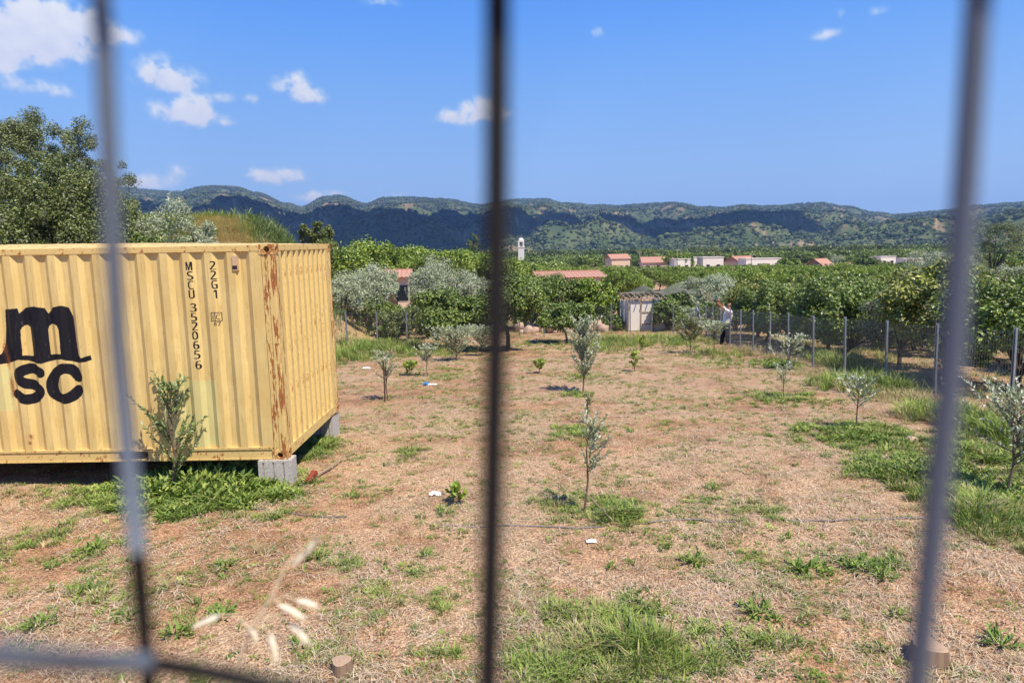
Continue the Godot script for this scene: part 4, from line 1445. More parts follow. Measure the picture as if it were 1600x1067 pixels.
func field_mesh(bones: Array, cell: float, blend: float) -> ArrayMesh:
	var lo := Vector3.ONE * 1e9
	var hi := -lo
	for b in bones:
		for e in [0, 1]:
			lo = lo.min(b[e] - Vector3.ONE * (b[2 + e] + 0.05)); hi = hi.max(b[e] + Vector3.ONE * (b[2 + e] + 0.05))
	var n := Vector3i(((hi - lo) / cell).ceil()) + Vector3i.ONE
	var f := PackedFloat32Array()
	f.resize(n.x * n.y * n.z)
	f.fill(1.0)
	for b in bones:
		var m: float = maxf(b[2], b[3]) + 0.06
		var l0 := Vector3i(((b[0].min(b[1]) - Vector3.ONE * m - lo) / cell).floor()).clamp(Vector3i.ZERO, n - Vector3i.ONE)
		var l1 := Vector3i(((b[0].max(b[1]) + Vector3.ONE * m - lo) / cell).ceil()).clamp(Vector3i.ZERO, n - Vector3i.ONE)
		for z in range(l0.z, l1.z + 1):
			for y in range(l0.y, l1.y + 1):
				for x in range(l0.x, l1.x + 1):
					var i := (z * n.y + y) * n.x + x
					var d := capsule(lo + Vector3(x, y, z) * cell, b[0], b[1], b[2], b[3])
					var o := f[i]
					var h := maxf(blend - absf(d - o), 0.0) / blend
					f[i] = minf(d, o) - h * h * blend * 0.25
	var at := {}
	var v := PackedVector3Array()
	var ix := PackedInt32Array()
	for z in n.z - 1:
		for y in n.y - 1:
			for x in n.x - 1:
				var sum := Vector3.ZERO
				var cnt := 0
				var base := (z * n.y + y) * n.x + x
				var ins := 0
				for k in 8:
					if f[base + (k & 1) + ((k >> 1) & 1) * n.x + (k >> 2) * n.x * n.y] < 0.0:
						ins += 1
				if ins == 0 or ins == 8:
					continue
				for e in [[0, 1], [2, 3], [4, 5], [6, 7], [0, 2], [1, 3], [4, 6], [5, 7], [0, 4], [1, 5], [2, 6], [3, 7]]:
					var p: int = e[0]
					var q: int = e[1]
					var a := f[base + (p & 1) + ((p >> 1) & 1) * n.x + (p >> 2) * n.x * n.y]
					var b := f[base + (q & 1) + ((q >> 1) & 1) * n.x + (q >> 2) * n.x * n.y]
					if (a < 0.0) != (b < 0.0):
						var t := a / (a - b)
						sum += Vector3(p & 1, (p >> 1) & 1, p >> 2).lerp(Vector3(q & 1, (q >> 1) & 1, q >> 2), t)
						cnt += 1
				at[base] = v.size()
				v.push_back(lo + (Vector3(x, y, z) + sum / cnt) * cell)
	var step := [1, n.x, n.x * n.y]
	for key in at:
		var i: int = key
		for ax in 3:
			var s: int = step[ax]
			var u: int = step[(ax + 1) % 3]
			var w: int = step[(ax + 2) % 3]
			if (f[i] < 0.0) == (f[i + s] < 0.0):
				continue
			if at.has(i - u) and at.has(i - w) and at.has(i - u - w):
				var q := [at[i], at[i - u], at[i - u - w], at[i - w]]
				if f[i] < 0.0:
					ix.append_array(PackedInt32Array([q[0], q[2], q[1], q[0], q[3], q[2]]))
				else:
					ix.append_array(PackedInt32Array([q[0], q[1], q[2], q[0], q[2], q[3]]))
	var arr := []
	arr.resize(Mesh.ARRAY_MAX)
	arr[Mesh.ARRAY_VERTEX] = v
	arr[Mesh.ARRAY_INDEX] = ix
	var m := ArrayMesh.new()
	m.add_surface_from_arrays(Mesh.PRIMITIVE_TRIANGLES, arr)
	var st := SurfaceTool.new()
	st.create_from(m, 0)
	st.generate_normals()
	return st.commit()

func make_person(at: Vector3) -> void:
	# stands side on beyond the fence, leaning back a little, both arms up to the left holding a stick
	var t := thing("person", "person in white shirt and dark trousers reaching up with a stick", "person", at)
	var hip := Vector3(0.02, 0.92, 0)
	var chest := Vector3(0.10, 1.28, 0)
	var neck := Vector3(0.14, 1.46, 0)
	var head := Vector3(0.13, 1.60, 0.0)
	var sh := [Vector3(0.11, 1.40, 0.19), Vector3(0.11, 1.40, -0.19)]
	var el := [Vector3(-0.10, 1.52, 0.20), Vector3(-0.06, 1.58, -0.16)]
	var wr := [Vector3(-0.28, 1.68, 0.10), Vector3(-0.24, 1.78, -0.06)]
	var kn := [Vector3(0.06, 0.5, 0.11), Vector3(-0.05, 0.5, -0.12)]
	var an := [Vector3(0.10, 0.08, 0.12), Vector3(-0.10, 0.08, -0.13)]
	var skin := [[hip, chest, 0.12, 0.135], [chest, neck, 0.11, 0.055], [neck, head + Vector3(0, -0.06, 0), 0.052, 0.06], [head + Vector3(0, -0.05, 0), head + Vector3(0.01, 0.05, 0), 0.078, 0.088], [head + Vector3(-0.085, 0.0, 0), head + Vector3(-0.095, -0.025, 0), 0.012, 0.016]]
	var shirt := [[hip + Vector3(0, -0.02, 0), chest, 0.155, 0.165], [chest, neck + Vector3(0, -0.07, 0), 0.15, 0.085], [sh[0], sh[1], 0.085, 0.085]]
	var pants := [[hip + Vector3(0, 0.03, 0), hip + Vector3(0, -0.06, 0), 0.15, 0.155]]
	for k in 2:
		skin.append_array([[sh[k], el[k], 0.05, 0.04], [el[k], wr[k], 0.04, 0.027]])
		var d: Vector3 = (wr[k] - el[k]).normalized()
		var palm: Vector3 = wr[k] + d * 0.05
		skin.push_back([wr[k], palm, 0.028, 0.032])
		for fi in 4:
			var o := palm + Vector3(0, 0, (fi - 1.5) * 0.019)
			skin.push_back([o, o + d * 0.035 + Vector3(0, 0.018, 0), 0.0095, 0.009])
			skin.push_back([o + d * 0.035 + Vector3(0, 0.018, 0), o + d * 0.012 + Vector3(0.0, 0.045, 0), 0.009, 0.0085])
		skin.push_back([wr[k] + d * 0.02, palm + Vector3(0.02, 0.045, 0.02), 0.011, 0.009])
		skin.append_array([[hip + Vector3(0, -0.05, 0.09 - 0.18 * k), kn[k], 0.085, 0.055], [kn[k], an[k], 0.055, 0.035], [an[k] + Vector3(0.03, -0.03, 0), an[k] + Vector3(-0.16, -0.045, 0), 0.04, 0.032]])
		shirt.append_array([[sh[k], sh[k].lerp(el[k], 0.85), 0.078, 0.066]])
		pants.append_array([[hip + Vector3(0, -0.05, 0.09 - 0.18 * k), kn[k], 0.115, 0.082], [kn[k], an[k] + Vector3(0, 0.04, 0), 0.082, 0.07]])
	part("body", field_mesh(skin, 0.016, 0.05), t, M.skin)
	part("shirt", field_mesh(shirt, 0.022, 0.08), t, M.shirt)
	part("trousers", field_mesh(pants, 0.022, 0.08), t, M.trousers)
	part("hair", field_mesh([[head + Vector3(0.02, 0.04, 0.0), head + Vector3(0.045, -0.01, 0), 0.092, 0.075]], 0.018, 0.03), t, M.hair)
	for k in 2:
		part("shoe", field_mesh([[an[k] + Vector3(0.035, -0.035, 0), an[k] + Vector3(-0.17, -0.045, 0), 0.05, 0.042]], 0.016, 0.03), t, M.hair)
	var pole := Acc.new()
	pole.tube([Vector3(0.05, -0.28, 0.02), Vector3(-0.75, 0.62, 0.0)], [0.016, 0.013], 7, Color(0.4, 0.3, 0.2))
	var o := part(numbered("stick"), pole.mesh(M.bark), self)
	o.position = at + (wr[0] + wr[1]) * 0.5 + Vector3(0.02, 0.02, 0)
	tag(o, "long thin stick held up into the olive tree", "stick")

# ---------------------------------------------------------------- wild oats beside the viewer
func make_oats() -> void:
	var t := thing("wild_oat", "pale dry wild oat stalk with drooping spikelets close to the viewer", "grass plant", Vector3(-0.312, 2.031, -0.62))
	var o := t.position
	var stem := Acc.new()
	var line := [Vector3(-0.307, 2.126, -0.6) - o, Vector3(-0.254, 2.379, -0.56) - o, Vector3(-0.228, 2.434, -0.55) - o, Vector3(-0.208, 2.465, -0.55) - o, Vector3(-0.194, 2.494, -0.55) - o, Vector3(-0.17, 2.513, -0.55) - o]
	stem.tube(line, [0.0018, 0.0016, 0.0014, 0.0013, 0.0011, 0.0006], 5, Color(0.72, 0.58, 0.38))
	var tw := [[-0.228, 2.434, -0.55, -0.253, 2.448, -0.55], [-0.209, 2.459, -0.55, -0.203, 2.456, -0.55], [-0.206, 2.459, -0.55, -0.188, 2.46, -0.55], [-0.227, 2.434, -0.55, -0.213, 2.432, -0.55], [-0.218, 2.443, -0.55, -0.193, 2.439, -0.55], [-0.224, 2.434, -0.55, -0.225, 2.442, -0.54]]
	for w in tw:
		var a := Vector3(w[0], w[1], w[2]) - o
		var b := Vector3(w[3], w[4], w[5]) - o
		stem.tube([a, a.lerp(b, 0.5) + Vector3(0, 0.006, 0), b], [0.0008, 0.0007, 0.0005], 4, Color(0.72, 0.58, 0.38))
	part("stem", stem.mesh(M.bark), t)
	for s in [[-0.253, 2.448, -0.55, -0.277, 2.439, -0.545], [-0.204, 2.457, -0.55, -0.177, 2.445, -0.545], [-0.188, 2.46, -0.55, -0.168, 2.454, -0.55], [-0.213, 2.432, -0.55, -0.205, 2.406, -0.545], [-0.195, 2.439, -0.55, -0.176, 2.423, -0.545], [-0.23, 2.437, -0.55, -0.223, 2.424, -0.55], [-0.189, 2.491, -0.55, -0.175, 2.504, -0.55], [-0.177, 2.501, -0.55, -0.165, 2.517, -0.55]]:
		var a := Vector3(s[0], s[1], s[2]) - o
		var b := Vector3(s[3], s[4], s[5]) - o
		var acc := Acc.new()
		acc.tube([a, a.lerp(b, 0.25), a.lerp(b, 0.6), b], [0.0008, 0.0032, 0.0026, 0.0003], 7, Color(0.80, 0.72, 0.54))
		var side := (b - a).cross(Vector3.UP).normalized() * 0.0015
		acc.tube([a.lerp(b, 0.3) + side, a.lerp(b, 0.8) + side * 2.5, b + side * 3.5], [0.0012, 0.001, 0.0002], 5, Color(0.72, 0.62, 0.42))
		part("spikelet", acc.mesh(M.husk, true), t)

# ---------------------------------------------------------------- the scene
func make_materials() -> void:
	var soil := StandardMaterial3D.new()
	soil.albedo_texture = soil_texture()
	soil.vertex_color_use_as_albedo = true
	soil.uv1_triplanar = true
	soil.uv1_world_triplanar = true
	soil.uv1_scale = Vector3.ONE * 0.37
	soil.roughness = 0.95
	soil.metallic_specular = 0.2
	var rn := FastNoiseLite.new()
	rn.seed = 44
	rn.frequency = 0.06
	rn.fractal_octaves = 5
	rn.fractal_gain = 0.6
	soil.heightmap_enabled = true
	soil.heightmap_texture = ImageTexture.create_from_image(rn.get_seamless_image(1024, 1024))
	soil.heightmap_scale = 2.5
	M.soil = soil
	M.hill = vmat(0.95, Color.BLACK, 0.1)
	M.hill.cull_mode = BaseMaterial3D.CULL_BACK
	M.far_leaf = vmat(0.9, Color.BLACK, 0.1)
	M.leaf = vmat(0.42, Color(0.4, 0.5, 0.14), 0.5)
	M.leaf_olive = vmat(0.5, Color(0.48, 0.52, 0.36), 0.45)
	M.grass = vmat(0.6, Color(0.45, 0.55, 0.2), 0.3)
	M.straw = vmat(0.7, Color.BLACK, 0.3)
	M.bark = vmat(0.9, Color.BLACK, 0.2)
	M.husk = vmat(0.55, Color(0.5, 0.45, 0.3), 0.4)
	M.cloud = mat(Color(0.95, 0.95, 0.97), 1.0)
	var wall := mat(Color.WHITE, 0.55)
	wall.albedo_texture = wall_texture()
	wall.metallic_specular = 0.35
	M.wall = wall
	var kinds := {"paint": [-0.4, 1.0], "paint_worn": [-0.27, 1.2], "paint_scuffed": [-0.36, 0.3], "rust_post": [-0.05, 0.24], "rust_heavy": [0.22, 1.0]}
	var i := 0
	for k in kinds:
		i += 7
		var m := mat(Color.WHITE, 0.6 if k != "rust_heavy" else 0.85)
		m.albedo_texture = paint_texture(kinds[k][0], 40 + i, kinds[k][1])
		m.uv1_triplanar = true
		m.uv1_scale = Vector3.ONE * 0.7
		m.metallic_specular = 0.35
		M[k] = m
	M.dark_hole = mat(Color(0.16, 0.14, 0.13), 0.95)
	M.dark_wood = mat(Color(0.16, 0.11, 0.08), 0.9)
	M.vent = mat(Color(0.78, 0.66, 0.52), 0.7)
	var con := mat(Color.WHITE, 0.95)
	var nt := NoiseTexture2D.new()
	var cn := FastNoiseLite.new()
	cn.seed = 15
	cn.frequency = 0.03
	cn.fractal_octaves = 5
	nt.noise = cn
	nt.seamless = true
	var gr := Gradient.new()
	gr.set_color(0, Color8(150, 146, 138))
	gr.set_color(1, Color8(206, 202, 194))
	nt.color_ramp = gr
	con.albedo_texture = nt
	con.uv1_triplanar = true
	con.uv1_scale = Vector3.ONE * 1.7
	M.concrete = con
	M.zinc = mat(Color(0.62, 0.65, 0.68), 0.5, 0.55)
	M.wire = mat(Color(0.5, 0.52, 0.54), 0.5, 0.5)
	M.wire_front = mat(Color(0.38, 0.42, 0.47), 0.55, 0.25)
	M.wire_dark = mat(Color(0.05, 0.035, 0.035), 0.85, 0.0)  # near-black brown for the middle upright and the darker wire stretches
	M.white_wall = mat(Color(0.86, 0.84, 0.80), 0.9)
	M.cream = mat(Color(0.82, 0.72, 0.62), 0.9)
	M.brick_wall = mat(Color(0.70, 0.47, 0.36), 0.9)
	M.roof = mat(Color(0.70, 0.53, 0.45), 0.9)
	M.roof.cull_mode = BaseMaterial3D.CULL_DISABLED
	M.glass = mat(Color(0.12, 0.15, 0.18), 0.15)
	M.frame = mat(Color(0.75, 0.74, 0.70), 0.7)
	M.shutter = mat(Color(0.3, 0.22, 0.16), 0.7)
	M.grey_wood = mat(Color(0.60, 0.55, 0.50), 0.9)
	M.net = mat(Color(0.42, 0.45, 0.38, 0.62), 0.9)
	M.net.transparency = BaseMaterial3D.TRANSPARENCY_ALPHA
	M.net.cull_mode = BaseMaterial3D.CULL_DISABLED
	M.hose = mat(Color(0.45, 0.42, 0.41), 0.7)
	M.stone = mat(Color(0.72, 0.62, 0.54), 0.95)
	M.plastic_blue = mat(Color(0.15, 0.5, 0.78), 0.4)
	M.plastic_white = mat(Color(0.86, 0.85, 0.84), 0.45)
	M.skin = mat(Color(0.62, 0.42, 0.32), 0.6)
	M.shirt = mat(Color(0.90, 0.90, 0.91), 0.85)
	M.trousers = mat(Color(0.11, 0.09, 0.09), 0.9)
	M.hair = mat(Color(0.2, 0.17, 0.15), 0.8)
	M.brick = mat(Color(0.52, 0.24, 0.17), 0.9)

func plants() -> void:
	var r := rng_of(501)
	# ----- trees behind the container
	var big := tree("evergreen_tree", "broad bushy evergreen tree with dense lower crown behind the container", "", "evergreen", 6.834, 4.6, 900, 230, 400, 0.02, 1.2)
	big.position = Vector3(-13.924, 6.192, -21)
	big.position.y = -0.7
	var tall := [[-17.443, -25, 9.311, 3.3, "tall rounded olive tree at the back of the container clump", "olive"], [-14.667, -24, 8.573, 2.3, "narrow upright olive tree rising beside the rounded one", "olive"], [-15.332, -27, 7.732, 1.9, "thin airy olive tree beside the bushy evergreen", "olive"]]
	for i in tall.size():
		var e: Array = tall[i]
		var t := tree("olive_tree", e[4], "", e[5], e[2], e[3], 910 + i, 140 if i < 2 else 40, 380 if i < 2 else 160, 0.08, 1.25)
		t.position = Vector3(e[0], -0.055 * (-e[1] - 10.0) - 0.1, e[1])
	var shrubs := [[-12.027, -24, 5.845, 3.4, "silver", "silvery olive shrub standing between evergreen and grassy mound"], [-10.535, -23, 4.844, 1.7, "silver", "small silvery shrub at the foot of the grassy mound"], [-11.809, -22, 4.658, 2.4, "citrus", "low green bush under the silvery olive shrub"], [-7.877, -28, 5.206, 1.5, "evergreen", "round green bush at the end of the grassy mound"]]
	for i in shrubs.size():
		var e: Array = shrubs[i]
		var t := tree("shrub", e[5], "", e[4], e[2], e[3], 930 + i, 80, 260, 0.0, 1.1, 3)
		t.position = Vector3(e[0], -0.055 * (-e[1] - 10.0) - 0.1, e[1])
		if i == 3:
			t.position.y = -1.0
	# reeds on the mound
	for k in 2:
		var rb: Array = [[-9.878, 5.204, -29.5, 1.0, "tall green reed clump growing on top of the mound"], [-8.545, 4.689, -29.3, 0.9, "shorter grey green reed clump sloping down the mound"]][k]
		var c := Vector3(rb[0], hgt(rb[0], rb[2]), rb[2])
		var acc := Acc.new()
		for i in 900:
			var p := Vector3(r.randfn(0, rb[3] * 0.55), 0, r.randfn(0, 0.8))
			p.y = hgt(c.x + p.x, c.z + p.z) - c.y - 0.05
			var u := (Vector3.UP + rdir(r) * 0.35).normalized()
			var l := r.randf_range(0.5, 1.25) * (1.0 if k == 0 else 0.8)
			acc.blade(p, u, rdir(r) * 0.5 - Vector3.UP * 0.2, u.cross(rdir(r)).normalized(), l, 0.03, mixc(Color(0.1, 0.16, 0.05), Color(0.24, 0.30, 0.14), r.randf()))
			acc.blade(p + u * l * 0.45, (u + rdir(r) * 0.8).normalized(), -Vector3.UP * 0.5, u.cross(rdir(r)).normalized(), 0.5, 0.035, mixc(Color(0.1, 0.17, 0.05), Color(0.26, 0.31, 0.15), r.randf()))
		var o := thing("reed_clump", rb[4], "reeds", c)
		part("stalks", acc.mesh(M.grass), o)
	# ----- trees standing in the back of the field and behind the back fence
	var field_trees := [
		[-0.15, -25.335, 3.052, 2.5, "citrus", 0.26, "round citrus tree with forked trunk on bare red soil"],
		[2.38, -28.955, 1.834, 2.5, "citrus", 0.3, "small citrus tree with thin slanted trunk near the back fence"],
		[-2.479, -26.687, 2.517, 2.9, "citrus", 0.02, "dark citrus bush reaching the ground by the back fence"],
		[2.481, -37, 3.007, 3.2, "citrus", 0.08, "dark citrus tree behind the back fence hiding the long roof"],
		[4.597, -36, 2.715, 2.4, "bright", 0.1, "bright green citrus tree beside the white shed"],
		[7.642, -33.8, 1.76, 1.7, "citrus", 0.0, "low dark citrus bush beside the shed corner"],
		[0.876, -35, 2.93, 2.2, "citrus", 0.08, "dark citrus tree behind the round one with forked trunk"],
		[8.64, -36, 2.041, 2.4, "citrus", 0.06, "dark citrus tree between shed and silver olive"],
		[-1.165, -34, 2.126, 2.0, "citrus", 0.08, "citrus tree next to the dark bush by the back fence"],
		[-4.767, -31, 1.733, 2.0, "evergreen", 0.02, "dusty green bush overgrowing the back fence"]]
	for i in field_trees.size():
		var e: Array = field_trees[i]
		var t := tree("citrus_tree", e[6], "", e[4], e[2], e[3], 950 + i, 84, 150, e[5], 1.15)
		t.position = on_ground(e[0], e[1], -0.05)
	var olives := [
		[-7.806, -36, 3.532, 3.8, "silver", "wide silver olive tree behind the back fence beside the container"], [-3.997, -40, 4.191, 4.4, "silver", "tallest silver olive tree in front of the red roofed house"], [-2.03, -41, 2.997, 2.6, "silver", "lower silver olive tree joining the tallest one"],
		[11.081, -40, 2.82, 4.2, "silver", "broad pale olive tree to the side of the shade net"], [12.164, -37, 2.288, 3.0, "silver", "whitish olive tree above the reaching person"], [12.391, -33, 2.456, 2.4, "silver", "pale olive tree half sunk in the citrus orchard"],
		[29.792, -48, 3.993, 5.0, "silver", "large silver olive tree rising above the orchard"], [33.079, -50, 4.713, 4.0, "olive", "brownish olive tree next to the large silver one"], [33.659, -45, 2.949, 4.0, "silver", "grey olive tree at the edge of the orchard"]]
	for i in olives.size():
		var e: Array = olives[i]
		var t := tree("olive_tree", e[5], "", e[4], e[2], e[3], 970 + i, 110, 240, 0.0, 1.4, 2)
		t.position = on_ground(e[0], e[1], -0.05)
	# a thicket fills the ground behind the back fence
	var bush := [[-7.666, -31, 1.929, 2.0, "silver"], [-6.725, -32, 1.617, 1.8, "evergreen"], [-6.513, -35, 1.949, 2.2, "citrus"], [-4.583, -34, 1.772, 2.0, "silver"], [-5.452, -31.5, 1.27, 1.5, "bright"], [-4.01, -32.5, 1.109, 1.5, "evergreen"], [-1.725, -34, 1.339, 1.8, "silver"], [0.712, -36, 1.505, 2.2, "citrus"], [1.825, -38, 1.73, 2.4, "citrus"], [3.734, -37.5, 1.79, 2.2, "bright"], [4.467, -35, 1.001, 1.4, "evergreen"], [5.214, -34.5, 0.795, 1.2, "citrus"], [8.94, -34.5, 1.185, 1.8, "silver"], [10.051, -35, 1.397, 2.0, "citrus"], [10.877, -33, 1.246, 1.8, "evergreen"], [-0.65, -37, 1.751, 2.2, "citrus"], [-8.652, -38, 2.268, 2.4, "evergreen"]]
	for i in bush.size():
		var e: Array = bush[i]
		var words: String = {"silver": "silver green olive bush in the thicket behind the back fence", "evergreen": "dusty green bush in the thicket behind the back fence", "citrus": "dark glossy citrus bush in the thicket behind the back fence", "bright": "light green bush in the thicket behind the back fence"}[e[4]]
		var t := tree("bush", words, "bushes in the thicket behind the back fence", e[4], e[2], e[3], 1300 + i, 46, 130, 0.0, 1.25, 3)
		t.position = on_ground(e[0], e[1], -0.05)
	var poplar := tree("feathery_tree", "tall feathery green tree rising above the orchard", "", "olive", 6.099, 3.6, 990, 60, 190, 0.1, 1.5, 2)
	poplar.position = Vector3(36.814, 4.682, -52)
	poplar.position.y = hgt(0, -52)
	# ----- the orchard, one tree after another
	var protos := []
	for i in 4:
		protos.push_back(tree("orchard_tree", ["leafy dark green citrus tree in the orchard behind the wire fence", "dull grey green citrus tree in the orchard behind the wire fence", "leafy dark green citrus tree in the orchard behind the wire fence", "yellow tinged citrus tree in the orchard behind the wire fence"][i], "citrus trees of the orchard", ["citrus", "dull", "citrus", "yellowish"][i], [2.8, 2.95, 2.6, 2.75][i], [3.2, 2.9, 3.3, 3.0][i], 1000 + i, 96, 150, [0.02, 0.1, 0.02, 0.06][i], 1.05))
	var brights := []
	for i in 3:
		brights.push_back(tree("bright_orchard_tree", "bright yellow green citrus tree in the far orchard rows", "bright citrus trees of the far orchard", "bright", 3.6, 4.0, 1020 + i, 70, 90, 0.05, 1.25))
	var used := [{}, {}]
	var spots := []
	for row in 9:
		for k in 32:
			var x := 10.5 + row * 3.5 + r.randf_range(-0.4, 0.4)
			var z := -9.0 - k * 2.3 + r.randf_range(-0.4, 0.4)
			if x > -z * 0.80 + 2.5:
				continue
			if z < -30.0 and x < 14.5 or r.randf() < 0.07:
				continue
			spots.push_back([x, z, 0 if -z < 42.0 else 1, r.randf_range(0.72, 1.06) * (1.0 if -z < 42.0 else 0.8)])
	for row in 9:
		for k in 30:
			var x := -52.0 + k * 4.4 + r.randf_range(-0.6, 0.6)
			var z := -50.0 - row * 4.6 + r.randf_range(-0.6, 0.6)
			if absf(x) > -z * 0.80 or x > 10.5:
				continue
			if z > -58.0 and x > -11.5 and x < 8.5:
				continue
			spots.push_back([x, z, 1, r.randf_range(0.9, 1.15) * lerpf(1.5, 0.8, smoothstep(-0.16, 0.12, x / -z))])
	for s in spots:
		var far: int = s[2]
		var set_of: Array = brights if far else protos
		var which := r.randi() % set_of.size()
		var proto: Node3D = set_of[which]
		var at := on_ground(s[0], s[1], -0.04)
		if not used[far].has(which):
			used[far][which] = true
			proto.position = at
			proto.rotation.y = r.randf() * TAU
			proto.scale = Vector3.ONE * s[3]
		else:
			copy_of(proto, "bright_orchard_tree" if far else "orchard_tree", at, r.randf() * TAU, s[3])
	# beyond, the groves run together
	var grove := Scatter.new()
	var one := Acc.new()
	var k2 := leaf_kind("bright")
	leafage(one, r, lobed(r, [[Vector3(0, 0.55, 0), Vector3(0.5, 0.42, 0.5)]], 34, 0.1, 0.18), 26, 0.11, 0.075, k2.a, k2.b, 0.2)
	for i in 4200:
		var d := r.randf_range(104.0, 330.0)
		var x := r.randf_range(-0.82, 0.82) * d
		var size := r.randf_range(2.6, 3.6)
		if x > d * 0.08 and x < d * 0.68:
			if d > 172.0 and d < 232.0:
				continue
			size = r.randf_range(1.7, 2.3)
		if d > 235.0:
			size = r.randf_range(3.0, 5.6)
		if patchy.get_noise_2d(x * 0.25, d * 0.25) < -0.2:
			size *= 0.75
		var tint := r.randf_range(0.55, 1.0)
		grove.add(on_ground(x, -d, -0.1), Basis(Vector3.UP, r.randf() * TAU).scaled(Vector3(size * 1.25, size, size * 1.25)), Color(tint, tint, tint * 0.9))
	stuff("far_groves", "distant citrus groves running together across the plain", "grove", one.mesh(M.leaf), grove)
	var wood := Scatter.new()
	for i in 5200:
		var d := r.randf_range(330.0, 760.0)
		var x := r.randf_range(-0.85, 0.85) * d
		if patchy.get_noise_2d(x * 0.1, d * 0.1) < -0.12:
			continue
		var size := r.randf_range(4.0, 8.0)
		var tint := r.randf_range(0.35, 0.7)
		wood.add(Vector3(x, -3.5, -d), Basis(Vector3.UP, r.randf() * TAU).scaled(Vector3(size * 1.15, size, size * 1.15)), Color(tint, tint, tint))
	stuff("plain_woodland", "dark trees scattered across the plain before the hills", "woodland", one.mesh(M.leaf), wood)
	# taller single trees near the village
	var vt := [[60.443, -205, 8.589, 5.0, "evergreen", "dark conical tree behind the white village block"], [-7.921, -150, 10.054, 3.0, "evergreen", "dark scraggy tree top above the far groves"], [46.699, -190, 6.281, 9.0, "bright", "leafy green tree beside the long red roof"], [61.065, -150, 3.481, 6.0, "bright", "spiky bright tree between village and orchard"], [77.109, -165, 4.677, 5.0, "silver", "grey green tree beside the terracotta house"], [72.646, -140, 3.342, 7.0, "citrus", "rounded green tree in front of the small white house"], [44.978, -230, 7.673, 8.0, "citrus", "green tree behind the long red roof"]]
	for i in vt.size():
		var e: Array = vt[i]
		var t := tree("village_tree", e[5], "", e[4], e[2], e[3], 1040 + i, 46, 60, 0.05, 4.2)
		t.position = on_ground(e[0], e[1], -0.1)

